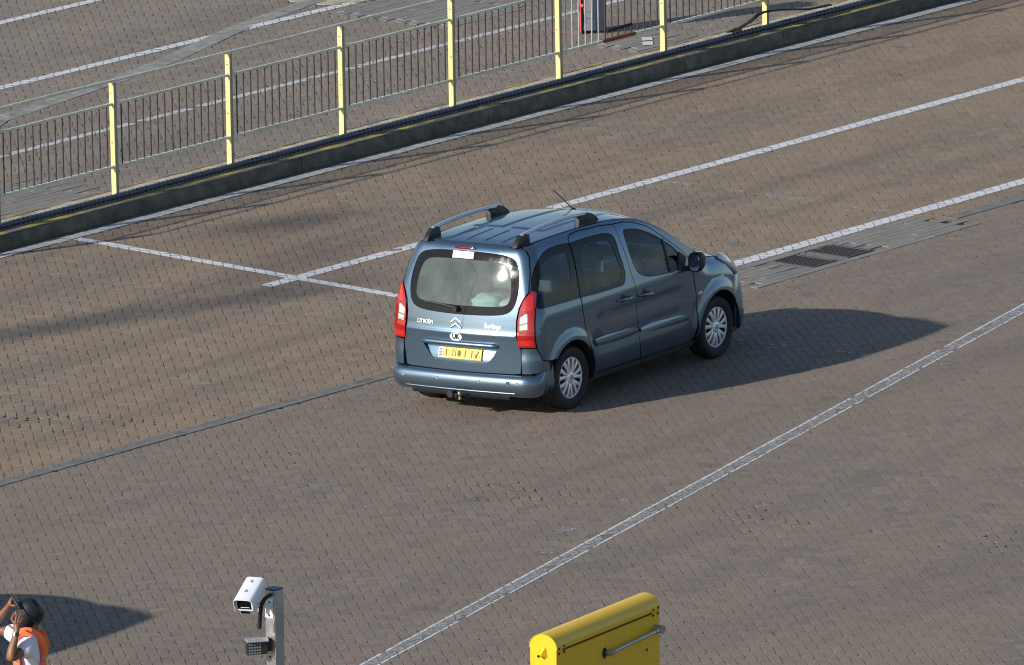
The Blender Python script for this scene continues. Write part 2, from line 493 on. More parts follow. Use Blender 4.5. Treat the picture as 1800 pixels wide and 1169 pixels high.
V_up = paver_verts(*up, zero, damage=True, gap=0.0024, ch=0.016)
V_lo = paver_verts(*lo, gz_np, damage=True)
V_is = paver_verts(*is_, isl, gap=0.0026, ch=0.0185)
kc = courses((-12, 27, KC0, KC1), 0.2, KC1 - KC0)
V_kc = paver_verts(*kc, zero, gap=0.004, lift=0.005)
gsur = courses(GRATE_BOX, 0.45, 0.1075)
def gfree(C): return ~(in_box(C[:, 0], C[:, 1], (6.72, 7.56, 1.36, 2.04)) | in_box(C[:, 0], C[:, 1], (7.36, 8.18, 1.36, 2.02)))
ok = gfree(gsur[0]); gsur = [x[ok] for x in gsur]
V_gs = paver_verts(*gsur, gz_np, gap=0.0022, ch=0.006, lift=0.005)

# the largest (nearest) blocks of the foreground are objects of their own
Cpx, Cpy = cam_px(np.column_stack([lo[0], gz_np(lo[0][:, 1])]))
vis = np.where((Cpx > 4) & (Cpx < 1796) & (Cpy < 1166))[0]
near = vis[np.argsort(-Cpy[vis])[:300]]
rest = np.ones(len(lo[0]), bool); rest[near] = False
paver_field('paver_field', V_up, M['pav_up'], lane_pav)
paver_field('paver_field', V_lo[rest], M['pav_lo'], apron_pav)
paver_field('paver_field', V_is, M['pav_is'], isl_pav)
paver_field('kerb_course', V_kc, M['pav_up'], lane_pav)
paver_field('grate_surround', V_gs, M['pav_grey'], lane_pav)
for b in PATCH:
    sheet('patch_bed', [(b[0] + .03, b[2] + .03), (b[1] - .03, b[2] + .03), (b[1] - .03, b[3] - .03), (b[0] + .03, b[3] - .03)], lambda v: ISL - 0.004, M['conc'], '', isl_pav)
for b, L, W in ((PATCH[0], 0.62, 0.112), (PATCH[1], 0.5, 0.112), (PATCH[2], 0.6, 0.12)):
    pc = courses(b, L, W, bond=0.33)
    paver_field('relaid_course', paver_verts(*pc, isl, gap=0.0024, ch=0.005, lift=0.005), M['pav_grey'], isl_pav)
pv = paver_verts(np.zeros((1, 2)), np.array([0.1]), np.array([0.05]), np.zeros(1), zero)
pv[0, :, 2] = np.repeat([0, -0.012], 8)
pme = mesh_np('paver', pv); pme.materials.append(M['pav_lo'])
tilt = -math.atan(SLOPE)
for k in near:
    o = bpy.data.objects.new('paver', pme); COL.objects.link(o); o.parent = apron_pav
    a = PI / 4 + R(1.4) + (0 if lo[1][k] > lo[2][k] else PI / 2) + rnd.gauss(0, 0.006)
    o.location = (lo[0][k, 0], lo[0][k, 1], gz(lo[0][k, 1]) + rnd.gauss(0, 0.0011))
    o.rotation_euler = (Matrix.Rotation(tilt + rnd.gauss(0, 0.006), 3, 'X') @ Matrix.Rotation(a, 3, 'Z')).to_euler()

# ------------------------------------------------------------------ painted markings, laid block by block
def clip_poly(poly, quad):
    for i in range(len(quad)):
        a, b = quad[i], quad[(i + 1) % len(quad)]
        nx, ny = -(b[1] - a[1]), b[0] - a[0]
        out = []
        for j in range(len(poly)):
            p, q = poly[j], poly[(j + 1) % len(poly)]
            dp = (p[0] - a[0]) * nx + (p[1] - a[1]) * ny; dq = (q[0] - a[0]) * nx + (q[1] - a[1]) * ny
            if dp >= 0: out.append(p)
            if (dp >= 0) != (dq >= 0):
                t = dp / (dp - dq); out.append((p[0] + t * (q[0] - p[0]), p[1] + t * (q[1] - p[1])))
        poly = out
        if len(poly) < 3: return []
    return poly

MARKN = 0
def marking(name, quad, Vs, zf, mat, label, drop=0.02, lift=None):
    global MARKN
    MARKN += 1; lift = 0.0026 + 0.0004 * (MARKN % 8)
    area = sum(quad[i][0] * quad[(i + 1) % 4][1] - quad[(i + 1) % 4][0] * quad[i][1] for i in range(4))
    if area < 0: quad = quad[::-1]
    q = np.array(quad); lo_, hi = q.min(0) - 0.2, q.max(0) + 0.2
    mb = MB()
    for V in Vs:
        c = V[:, :8, :2].mean(1)
        for k in np.where((c[:, 0] > lo_[0]) & (c[:, 0] < hi[0]) & (c[:, 1] > lo_[1]) & (c[:, 1] < hi[1]))[0]:
            if rnd.random() < drop: continue
            top = V[k, :8]; mid = V[k, 8:16]
            pl = [tuple(0.35 * top[i, :2] + 0.65 * mid[i, :2]) for i in range(8)]
            r = clip_poly(pl, quad)
            if len(r) >= 3:
                z = top[:, 2].mean() - zf(c[k, 1])
                mb.add([(x, y, zf(y) + z + lift) for x, y in r], [tuple(range(len(r)))])
    o = mb.build(name, mat)
    return tag(o, label, 'road marking', kind='structure')

def strip_quad(a, b, w, off=0.0):
    d = Vector((b[0] - a[0], b[1] - a[1])); d.normalize(); n = Vector((-d.y, d.x))
    f = lambda p, s: (p[0] + n.x * (off + s * w / 2), p[1] + n.y * (off + s * w / 2))
    return [f(a, -1), f(b, -1), f(b, 1), f(a, 1)]
z0 = lambda v: 0.0
zi = lambda v: ISL
marking('kerb_line', strip_quad((-11, 9.035), (26, 9.045), 0.145), [V_kc], z0, M['line_kerb'], 'worn white edge line along the foot of the kerb')
marking('lane_line', strip_quad((2.98, 5.70), (26, 5.655), 0.165), [V_up], z0, M['line'], 'white lane line in the middle of the paved lanes', 0.003)
marking('lane_line', strip_quad((3.35, 2.265), (18, 2.275), 0.185), [V_up, V_gs], z0, M['line'], 'thick white lane line beside the drain grates', 0.003)
marking('cross_line', strip_quad((3.70, 9.0), (3.36, 3.9), 0.14), [V_up], z0, M['line'], 'white cross line running from the kerb to behind the car', 0.003)
marking('cross_line', strip_quad((3.36, 3.9), (3.45, -3.6), 0.16), [V_up, V_lo], lambda v: gz(v), M['line_faint'], 'almost worn away cross line in front of the car', 0.55)
marking('cross_line', strip_quad((9.72, 5.5), (9.74, 2.5), 0.16), [V_up], z0, M['line_faint'], 'almost worn away cross line between the lane lines', 0.55)
LA, LB = (-12.5, -6.88), (9.5, -0.99)
marking('diagonal_line', strip_quad(LA, LB, 0.125), [V_lo], lambda v: gz(v), M['line_core'], 'worn diagonal white line across the foreground', 0.04)
for s in (-1, 1):
    marking('diagonal_line_edge', strip_quad(LA, LB, 0.026, s * 0.078), [V_lo], lambda v: gz(v), M['line_edge'],
            ('lower' if s < 0 else 'upper') + ' thin bright edge of the diagonal foreground line', 0.05)
marking('bay_line', strip_quad((3, 12.10), (30, 12.08), 0.12), [V_is], zi, M['line_kerb'], 'thin worn white line behind the guard rail', 0.15)
marking('bay_line', strip_quad((3, 14.75), (30, 14.59), 0.15), [V_is], zi, M['line'], 'bright white line farther up the island')
marking('bay_line', strip_quad((8, 17.37), (33, 17.29), 0.15), [V_is], zi, M['line'], 'white line across the top left corner')
marking('stub_line', strip_quad((9.4, 14.28), (10.2, 13.58), 0.12), [V_is], zi, M['line_faint'], 'short faded stub line at the left edge of the island', 0.3)
for (u, v) in ((15.53, 10.30), (15.31, 10.12)):
    o = MB().add([(u - 0.13, v - 0.03, ISL + 0.016), (u - 0.02, v - 0.10, ISL + 0.012), (u + 0.13, v + 0.03, ISL + 0.016), (u + 0.02, v + 0.10, ISL + 0.016)], [(0, 1, 2, 3)]).build('paint_mark', M['line'])
    tag(o, ('upper' if v > 10.2 else 'lower') + ' white diamond paint mark beside the guard rail', 'road marking', kind='structure')
for i, (u, v, r) in enumerate(((-4.62, -4.32, 0.16), (-5.4, -4.75, 0.10), (-3.2, -3.95, 0.08))):
    marking('paint_splash', [(u - r, v - r * 0.5), (u + r, v - r * 0.3), (u + r * 0.8, v + r), (u - r * 0.9, v + r * 0.7)], [V_lo], lambda v: gz(v), M['line_faint'],
            ['largest paint splash', 'small paint splash low', 'small paint splash high'][i] + ' beside the diagonal line', 0.2)

# ------------------------------------------------------------------ drain channel, grates
chan = tag(sheet('drain_channel', [(-14, chan_c(-14) - 0.1), (26, chan_c(26) - 0.1), (26, chan_c(26) + 0.1), (-14, chan_c(-14) + 0.1)], lambda v: -0.012, M['joint'], ''),
           'narrow concrete drain channel between the brown and grey paving', 'drain', kind='structure')
u = -13.0
while u < 25:
    L = 0.914
    if not (GRATE_BOX[0] - 0.5 < u + L / 2 < GRATE_BOX[1] + 0.2):
        a, b = chan_c(u), chan_c(u + L)
        w = 0.082 + rnd.uniform(-0.004, 0.004); o_ = rnd.uniform(-0.006, 0.006); zz = 0.006 + rnd.uniform(0, 0.004)
        zl = lambda v: gz(v) + zz
        mb = MB()
        pts = [(u + 0.004, a - w + o_), (u + L - 0.004, b - w + o_), (u + L - 0.004, b + w + o_), (u + 0.004, a + w + o_)]
        mid = [(u + 0.004, a + o_), (u + L - 0.004, b + o_)]
        vs = [(p[0], p[1], zl(p[1])) for p in pts] + [(p[0], p[1], -0.02) for p in pts] + [(m[0], m[1], gz(m[1]) + 0.003) for m in mid]
        mb.add(vs, [(0, 1, 9, 8), (8, 9, 2, 3), (4, 5, 1, 0), (7, 3, 2, 6), (4, 0, 8), (4, 8, 7), (8, 3, 7), (5, 6, 9), (5, 9, 1), (9, 6, 2)])
        mb.build('channel_block', M['channel'], chan)
    u += L
sheet('grate_bedding', [(6.45, 1.29), (8.45, 1.29), (8.45, 2.11), (6.45, 2.11)], lambda v: gz(v) - 0.0065, M['channel'], '', lane_pav)
def grate(u0, u1, v0, v1, label):
    zc = gz((v0 + v1) / 2) + 0.007
    g = empty('drain_grate', ((u0 + u1) / 2, (v0 + v1) / 2, zc), 0, label, 'drain grate', 'drain grates')
    w, h = (u1 - u0) / 2, (v1 - v0) / 2
    f = MB()
    for (a, b) in (((-w, -h, -0.02), (w, -h + 0.03, 0.006)), ((-w, h - 0.03, -0.02), (w, h, 0.006)), ((-w, -h + 0.03, -0.02), (-w + 0.03, h - 0.03, 0.006)), ((w - 0.03, -h + 0.03, -0.02), (w, h - 0.03, 0.006))):
        f.bbox(a, b)
    f.build('frame', M['iron'], g)
    MB().bbox((-w + 0.03, -h + 0.03, -0.0155), (w - 0.03, h - 0.03, -0.012)).build('pit', M['pit'], g)
    n = 13
    bm_ = MB().bbox((-w + 0.032, -0.010, -0.0118), (w - 0.032, 0.010, 0.001)).build('bar', M['iron'], g)
    bm_.location = (0, -h + 0.045, 0)
    for k in range(1, n):
        c = bm_.copy(); COL.objects.link(c); c.parent = g
        c.location = (0, -h + 0.045 + k * (2 * h - 0.09) / (n - 1), 0)
    return g
grate(6.93, 7.37, 1.44, 1.99, 'cast iron drain grate nearest the car bonnet')
grate(7.55, 8.00, 1.42, 1.95, 'cast iron drain grate farther from the car')

# concrete strip and manhole on the island
vs = []; fs = []
strip_base = tag(sheet('concrete_strip', [(5, 12.2), (5.02, 12.2), (5.02, 12.22), (5, 12.22)], zi, M['conc'], ''), 'smooth grey concrete strip curving across the island', 'channel', kind='structure')
for i in range(len(STRIP) - 1):
    a, b = Vector(STRIP[i]), Vector(STRIP[i + 1]); d = (b - a).normalized(); n = Vector((-d.y, d.x)) * 0.125
    m = max(1, round((b - a).length / 1.25))
    for k in range(m):
        p = a + (b - a) * (k / m) + d * 0.003; q = a + (b - a) * ((k + 1) / m) - d * 0.003
        z = ISL + 0.004 + 0.002 * (k % 2)
        MB().prism([tuple(p - n), tuple(q - n), tuple(q + n), tuple(p + n)], ISL - 0.02, z, 'z').build('strip_block', M['conc'], strip_base)
ang = [2 * PI * k / 24 for k in range(24)]
man = empty('manhole_cover', (15.8, 15.18, ISL), 0, 'round manhole cover in a pale concrete patch at the top edge', 'manhole')
MB().prism([(0.74 * math.cos(a), 0.60 * math.sin(a)) for a in ang], -0.02, 0.003, 'z').build('concrete_collar', M['conc_bed'], man)
MB().prism([(0.3 * math.cos(a) + 0.05, 0.3 * math.sin(a) + 0.05) for a in ang], -0.01, 0.008, 'z').build('lid', M['iron'], man)

# ------------------------------------------------------------------ kerb
gut = tag(MB().add([(-20, 9.105, 0.007), (34, 9.105, 0.007), (34, 9.27, 0.009), (-20, 9.27, 0.009)], [(0, 1, 2, 3)]).build('gutter', M['gutter']), 'gutter at the foot of the kerb with the kerb shade in its colour', 'gutter', kind='structure')
kerb = tag(MB().bbox((-20, 9.29, -0.05), (34, 9.80, ISL - 0.02)).build('kerb', M['joint']), 'dark stained concrete kerb with worn yellow top edge', 'kerb', kind='structure')
joints = [-14, -8.6, -3.9, 0.9, 4.3, 7.87, 11.2, 14.87, 16.78, 20.3, 24.4, 29.0, 33.5]
for a, b in zip(joints[:-1], joints[1:]):
    dv, dz = rnd.uniform(-0.006, 0.006), rnd.uniform(-0.004, 0.004)
    pr = [(9.228, -0.03), (9.240, 0.115), (9.246, 0.134), (9.260, 0.147), (9.28, 0.151), (9.435, 0.153), (9.435, -0.03)]
    st = MB().prism([(p[0] + dv, p[1] + (dz if p[1] > 0 else 0)) for p in pr], a + 0.006, b - 0.006, 'x').build('kerb_stone', M['kerb'], kerb)
    autosmooth(st, 50)
    e = MB(); ne = 26
    for i in range(ne + 1):
        uu = a + 0.01 + (b - a - 0.02) * i / ne; w = 9.285 + max(-0.01, 0.03 + 0.05 * math.sin(uu * 1.3) + rnd.uniform(-0.025, 0.025))
        e.v += [(uu, w + dv, 0.1548 + dz), (uu, 9.43 + dv, 0.1562 + dz)]
    e.f = [(2 * i, 2 * i + 2, 2 * i + 3, 2 * i + 1) for i in range(ne)]
    e.build('yellow_edge', M['lichen'], st)
bedm = MB()
nU = 120
for i in range(nU + 1):
    uu = -14 + 47 * i / nU
    bedm.v += [(uu, 9.442, ISL + 0.001), (uu, 9.59, ISL + 0.012 + rnd.uniform(-0.004, 0.006)), (uu, 9.78 + rnd.uniform(-0.03, 0.03), ISL + 0.012), (uu, 9.87 + rnd.uniform(-0.03, 0.03), ISL + 0.001)]
for i in range(nU):
    for j in range(3): bedm.f.append((4 * i + j, 4 * i + 4 + j, 4 * i + 5 + j, 4 * i + 1 + j))
tag(bedm.build('kerb_backing', M['conc_bed'], None, smooth=60), 'sandy concrete backing strip under the guard rail', 'kerb', kind='structure')
lm = MB()
for i in range(nU + 1):
    uu = -14 + 47 * i / nU; w = 0.035 + 0.02 * math.sin(i * 1.7) + rnd.uniform(0, 0.02)
    lm.v += [(uu, 9.815 - w / 2, ISL + 0.0165), (uu, 9.815 + w / 2, ISL + 0.0165)]
for i in range(nU): lm.f.append((2 * i, 2 * i + 2, 2 * i + 3, 2 * i + 1))
tag(lm.build('lichen_edge', M['lichen']), 'patchy yellow edge stripe behind the guard rail', 'road marking', kind='structure')
# braided hose lying on the kerb
hose = empty('kerb_hose', (0, 9.468, ISL), 0, 'dark blue ribbed hose lying along the kerb top', 'hose')
hm = MB(); hp = []; hr = []
for i in range(0, 2300):
    uu = -10 + 42 * i / 2300
    hp.append((uu, 0.007 * math.sin(uu * 0.9) + 0.004 * math.sin(uu * 2.3), 0.042)); hr.append(0.037 if (i // 2) % 2 else 0.030)
hm.tube(hp, hr, 8, up=Vector((0, 0, 1)))
hm.build('ribbed_sleeve', M['hose'], hose, smooth=80)
# loose rubber strap
sp = [(x + DU, y + DV, z - 0.02) for x, y, z in [(15.9, 9.385, 0.275), (16.12, 9.40, 0.28), (16.22, 9.44, 0.275), (16.36, 9.40, 0.33), (16.55, 9.395, 0.395), (16.85, 9.39, 0.385), (17.2, 9.388, 0.34), (17.5, 9.385, 0.30), (17.9, 9.385, 0.285)]]
def smooth_path(pts, n=6):
    out = []; P = [Vector(p) for p in pts]
    for i in range(len(P) - 1):
        p0, p1, p2, p3 = P[max(i - 1, 0)], P[i], P[i + 1], P[min(i + 2, len(P) - 1)]
        for k in range(n):
            t = k / n
            out.append(0.5 * ((2 * p1) + (p2 - p0) * t + (2 * p0 - 5 * p1 + 4 * p2 - p3) * t * t + (3 * p1 - p0 - 3 * p2 + p3) * t ** 3))
    out.append(P[-1]); return out
sm = MB(); pp = smooth_path(sp)
sm.tube(pp, 0.034, 8, sy=0.35)
so = sm.build('rubber_strap', M['rubber'], None, smooth=60)
tag(so, 'black rubber strap arching up off the kerb hose', 'strap')
MB().box((16.34, 9.59, 0.205), (0.16, 0.10, 0.04), Matrix.Rotation(0.5, 3, 'Z')).build('buckle', M['rubber'], so)

# ------------------------------------------------------------------ guard rail
rail = empty('guard_rail', (0, 9.556, ISL), 0, 'yellow post guard rail with grey rails and thin balusters on the kerb', 'guard rail')
PU = [5.056 + 1.967 * i for i in range(-2, 10)]
RH = 1.288
post_me = None
for k, uu in enumerate(PU):
    po = MB().bbox((-0.026, -0.033, 0.0), (-0.019, 0.033, RH)).build('post', M['postyel'], rail)
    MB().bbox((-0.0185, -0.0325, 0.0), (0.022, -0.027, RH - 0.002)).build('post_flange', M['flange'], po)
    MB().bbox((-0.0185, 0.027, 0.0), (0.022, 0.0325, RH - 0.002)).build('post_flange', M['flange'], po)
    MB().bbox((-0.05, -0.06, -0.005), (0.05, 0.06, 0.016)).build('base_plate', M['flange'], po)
    po.location = (uu, 0, 0); po.rotation_euler = (rnd.uniform(-0.006, 0.006), rnd.uniform(-0.006, 0.006), 0)
    for hh in (0.36, 0.62, 1.17):
        b = MB().lathe([(0.0, -0.006), (0.009, -0.006), (0.009, 0.0), (0.0, 0.0)], 8, 'x').build('bolt', M['postcap'], po)
        b.location = (-0.0265, rnd.uniform(-0.01, 0.01), hh)
pale = {4}
for k in range(len(PU) - 1):
    a, b = PU[k], PU[k + 1]
    sag = rnd.uniform(-0.006, 0.006)
    MB().tube([(a - 0.005, 0, RH + 0.018), ((a + b) / 2, 0, RH + 0.018 + sag), (b - 0.012, 0, RH + 0.018)], 0.018, 8).build('top_rail', M['galv'], rail, smooth=60)
    MB().bbox((a + 0.028, -0.014, 1.034), (b - 0.028, 0.014, 1.064)).build('middle_rail', M['galv'], rail, bevel=0.004, segs=1)
    if k == 6 - 0 and False: pass
    bot = 0.335
    broken = abs(a - PU[6]) < 0.1
    if broken:
        s0, s1 = a + 0.80, a + 1.42
        MB().bbox((a + 0.028, -0.020, bot), (s0, 0.020, bot + 0.028)).build('bottom_rail', M['galv'], rail, bevel=0.003, segs=1)
        MB().bbox((s1, -0.020, bot), (b - 0.028, 0.020, bot + 0.028)).build('bottom_rail', M['galv'], rail, bevel=0.003, segs=1)
        rr = MB().bbox((s0 + 0.002, -0.024, bot - 0.006), (s1 - 0.002, 0.024, bot + 0.034)).build('bottom_rail', M['rust'], rail, bevel=0.006, segs=1); rr['label'] = 'rusted through length of bottom rail'
        st = MB().box((s0 + 0.30, -0.03, bot + 0.135), (0.46, 0.012, 0.035), Matrix.Rotation(-0.02, 3, 'Y')).build('repair_bar', M['rust_dk'], rail)
    else:
        MB().bbox((a + 0.028, -0.020, bot), (b - 0.028, 0.020, bot + 0.028)).build('bottom_rail', M['galv'], rail, bevel=0.003, segs=1)
    nb = 15
    base = None
    for j in range(nb):
        x = a + (b - a) * (j + 1) / (nb + 1)
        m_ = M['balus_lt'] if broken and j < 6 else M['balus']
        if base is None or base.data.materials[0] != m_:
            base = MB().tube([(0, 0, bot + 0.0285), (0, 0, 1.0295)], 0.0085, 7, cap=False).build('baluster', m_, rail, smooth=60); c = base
        else:
            c = base.copy(); COL.objects.link(c)
        c.location = (x, 0, 0); c.rotation_euler = (0, rnd.uniform(-0.003, 0.003), 0)

# ------------------------------------------------------------------ car materials
def paint():
    m, nt, b = mat_new('blue_grey_metallic')
    v = coords(nt)
    fl = noise(nt, v, 900, 2, 0.5)
    c = mixc(nt, ramp(nt, fl, [(0.35, 0.0), (0.65, 1.0)]), (0.076, 0.132, 0.198), (0.115, 0.186, 0.262))
    d = noise(nt, v, 3.0, 5, 0.6)
    c = mixc(nt, ramp(nt, d, [(0.45, 0.0), (0.8, 0.18)]), c, (0.20, 0.18, 0.16))
    sep = nt.nodes.new('ShaderNodeSeparateXYZ'); tcn = nt.nodes.new('ShaderNodeTexCoord'); nt.links.new(tcn.outputs['Object'], sep.inputs[0])
    low = ramp(nt, sep.outputs['Z'], [(0.22, 0.5), (0.55, 0.0)])
    c = mixc(nt, mth(nt, 'MULTIPLY', low, ramp(nt, noise(nt, v, 9, 5, 0.7), [(0.35, 0.0), (0.7, 1.0)])), c, (0.17, 0.15, 0.13))
    nt.links.new(c, b.inputs['Base Color'])
    b.inputs['Metallic'].default_value = 0.8
    b.inputs['Roughness'].default_value = 0.36
    b.inputs['Coat Weight'].default_value = 1.0
    b.inputs['Coat Roughness'].default_value = 0.03
    return m
def glass(name, tint, rough=0.0, refl=1.5, veil=0.0):
    m = bpy.data.materials.new(name); m.use_nodes = True; nt = m.node_tree
    out = nt.nodes['Material Output']; nt.nodes.remove(nt.nodes['Principled BSDF'])
    fr = nt.nodes.new('ShaderNodeFresnel'); fr.inputs[0].default_value = refl
    tr = nt.nodes.new('ShaderNodeBsdfTransparent'); tr.inputs[0].default_value = c4(tint)
    gl = nt.nodes.new('ShaderNodeBsdfGlossy'); gl.inputs['Roughness'].default_value = rough; gl.inputs[0].default_value = (0.95, 0.97, 1, 1)
    mx = nt.nodes.new('ShaderNodeMixShader')
    sm = noise(nt, coords(nt), 4, 4)
    f2 = mth(nt, 'ADD', fr.outputs[0], mth(nt, 'MULTIPLY', ramp(nt, sm, [(0.4, 0.0), (0.8, 0.02)]), 1.0))
    nt.links.new(f2, mx.inputs[0]); nt.links.new(tr.outputs[0], mx.inputs[1]); nt.links.new(gl.outputs[0], mx.inputs[2])
    if veil:  # diffuse veil puts pale reflection and dusty haze into the glass colour
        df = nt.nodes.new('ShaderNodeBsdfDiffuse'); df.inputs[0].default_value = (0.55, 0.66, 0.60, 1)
        m2 = nt.nodes.new('ShaderNodeMixShader'); nt.links.new(ramp(nt, sm, [(0.3, veil * 0.7), (0.7, veil * 1.3)]), m2.inputs[0])
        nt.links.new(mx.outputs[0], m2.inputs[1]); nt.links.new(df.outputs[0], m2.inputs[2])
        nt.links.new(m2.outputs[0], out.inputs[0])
    else: nt.links.new(mx.outputs[0], out.inputs[0])
    return m
M['paint'] = paint()
M['glass'] = glass('tinted_glass', (0.62, 0.74, 0.81), 0.0, 1.32)
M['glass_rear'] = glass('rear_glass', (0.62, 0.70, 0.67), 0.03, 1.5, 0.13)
M['frit'] = simple('black_glass_border', (0.012, 0.012, 0.014), 0.06, var=0.05)
M['frit'].node_tree.nodes['Principled BSDF'].inputs['Specular IOR Level'].default_value = 0.22
M['trim'] = simple('black_trim', (0.016, 0.016, 0.017), 0.5, var=0.2)
M['under'] = simple('underbody', (0.010, 0.010, 0.010), 0.9)
M['tyre'] = simple('tyre_rubber', (0.014, 0.014, 0.015), 0.75, var=0.3, scale=30)
M['alloy'] = simple('silver_wheel_trim', (0.78, 0.79, 0.81), 0.35, 0.45, var=0.05, scale=20)
M['chrome'] = simple('chrome', (0.75, 0.76, 0.78), 0.12, 1.0, var=0.03)
M['badge'] = simple('badge_metal', (0.80, 0.81, 0.83), 0.38, 0.6, var=0.03)
M['railmet'] = simple('roof_rail_metal', (0.50, 0.55, 0.64), 0.28, 0.6, var=0.04)
M['red'] = simple('red_lamp', (0.33, 0.004, 0.004), 0.12, var=0.2, scale=25, coat=1.0)
M['red_dk'] = simple('dark_red_lamp', (0.16, 0.004, 0.008), 0.15, var=0.1, coat=1.0)
M['red_br'] = simple('bright_red_lamp', (0.50, 0.014, 0.008), 0.15, var=0.25, scale=60, coat=1.0)
M['clear'] = simple('clear_lamp', (0.62, 0.62, 0.62), 0.12, 0.35, var=0.35, scale=40, coat=1.0)
M['headl'] = simple('headlamp', (0.66, 0.70, 0.70), 0.1, 0.1, var=0.1, coat=1.0)
M['plate_y'] = simple('yellow_plate', (0.80, 0.47, 0.02), 0.45, var=0.05)
M['white'] = simple('white_print', (0.78, 0.78, 0.78), 0.5, var=0.04)
M['black'] = simple('black_print', (0.010, 0.010, 0.010), 0.5)
M['ublue'] = simple('flag_blue', (0.05, 0.07, 0.30), 0.5)
M['ured'] = simple('flag_red', (0.55, 0.05, 0.06), 0.5)
M['cloth'] = simple('seat_cloth', (0.12, 0.13, 0.135), 0.9, var=0.25, scale=40)
M['head'] = simple('headliner', (0.40, 0.42, 0.41), 0.9)
M['plas'] = simple('cabin_plastic', (0.13, 0.135, 0.135), 0.7)
M['brass'] = simple('tow_ball_metal', (0.30, 0.24, 0.15), 0.35, 0.8, var=0.3)
M['orange'] = simple('amber_lamp', (0.62, 0.55, 0.48), 0.15, coat=1.0)

# ------------------------------------------------------------------ car body surface (car frame: x forward from the rear axle, y left, z up)
def lut(pts, n=400):
    x = np.array([p[0] for p in pts], float); y = np.array([p[1] for p in pts], float)
    h = np.diff(x); d = np.diff(y) / h; m = np.zeros(len(x))
    m[0], m[-1] = d[0], d[-1]
    for i in range(1, len(x) - 1):
        if d[i - 1] * d[i] > 0:
            w1, w2 = 2 * h[i] + h[i - 1], h[i] + 2 * h[i - 1]
            m[i] = (w1 + w2) / (w1 / d[i - 1] + w2 / d[i])
    X = np.linspace(x[0], x[-1], n)
    k = np.clip(np.searchsorted(x, X) - 1, 0, len(h) - 1)
    t = (X - x[k]) / h[k]
    Y = (2 * t**3 - 3 * t**2 + 1) * y[k] + (t**3 - 2 * t**2 + t) * h[k] * m[k] + (-2 * t**3 + 3 * t**2) * y[k + 1] + (t**3 - t**2) * h[k] * m[k + 1]
    x0, x1 = x[0], x[-1]; s = (n - 1) / (x1 - x0); L = Y.tolist()
    def f(v):
        q = (v - x0) * s
        if q <= 0: return L[0]
        if q >= n - 1: return L[-1]
        i = int(q); r = q - i
        return L[i] * (1 - r) + L[i + 1] * r
    return f
def sstep(a, b, x):
    t = min(1, max(0, (x - a) / (b - a))); return t * t * (3 - 2 * t)

WZ = lut([(.18, .79), (.24, .835), (.30, .862), (.45, .884), (.60, .890), (.75, .897), (.9, .898), (1.0, .893), (1.06, .884), (1.12, .868), (1.3, .828), (1.5, .767), (1.6, .728), (1.65, .70), (1.69, .665), (1.712, .63), (1.722, .60)])
XR = lut([(.2, -.66), (.45, -.69), (.6, -.695), (.80, -.705), (.850, -.709), (.872, -.700), (.95, -.687), (1.03, -.674), (1.1, -.660), (1.2, -.636), (1.3, -.607), (1.4, -.574), (1.5, -.538), (1.58, -.508), (1.63, -.487), (1.67, -.462), (1.695, -.430), (1.712, -.385), (1.722, -.34)], 1200)
TX = lut([(2.3, 1.0), (2.7, .995), (3.0, .975), (3.2, .945), (3.35, .90), (3.45, .845), (3.55, .74), (3.62, .52)])
ZS = lut([(2.2, 1.10), (2.5, 1.085), (2.8, 1.045), (3.0, .998), (3.2, .93), (3.4, .83)])
WF = lut([(.2, .80), (.3, .86), (.5, .885), (.75, .897), (.9, .888), (1.0, .857), (1.05, .822), (1.08, .78), (1.11, .72)])
RC, BOW = 0.14, 0.10
WHEELS = [(-0.02, .325), (2.722, .325)]
def bow(y): return BOW * (y / 0.9) ** 2
def body(t, z):
    w = WZ(z); xr = XR(z)
    if t <= 0: x, y = xr, w - RC + t
    elif t < RC * PI / 2:
        th = t / RC; x, y = xr + RC - RC * math.cos(th), w - RC + RC * math.sin(th)
    else: x, y = xr + RC + t - RC * PI / 2, w
    x += bow(y)
    if x > -0.55:
        k = sstep(2.3, 2.62, x)
        if k > 0: y = y * (1 - k) + WF(z + 1.10 - ZS(x)) * k
        y *= TX(x)
        fl = 0
        for (cx, cz) in WHEELS:
            r = math.hypot(x - cx, z - cz)
            fl = max(fl, 0.030 * (1 - sstep(0.40, 0.53, r)))
        if z < 0.9: y += fl * sstep(-0.60, -0.42, x) * sstep(0.2, 0.4, z)
        if 0.3 < x < 2.25 and z < 1.0:      # doors are scooped in below the belt line
            y -= 0.016 * sstep(0.3, 0.6, x) * (1 - sstep(2.0, 2.25, x)) * sstep(0.42, 0.62, z) * (1 - sstep(0.80, 0.98, z))
    return (x, y, z)
def T(kind, a, z):
    w = WZ(z); xr = XR(z)
    if kind == 'r':
        d = a - (w - RC)
        return d if d <= 0 else RC * math.asin(min(1, d / RC))
    # find t so that body x equals a
    lo_, hi = -0.2, 5.0
    for _ in range(40):
        md = (lo_ + hi) / 2
        if body(md, z)[0] < a: lo_ = md
        else: hi = md
    return (lo_ + hi) / 2
def rear(y, z):
    s = 1 if y >= 0 else -1
    p = body(T('r', abs(y), z), z)
    return (p[0], s * p[1], z)

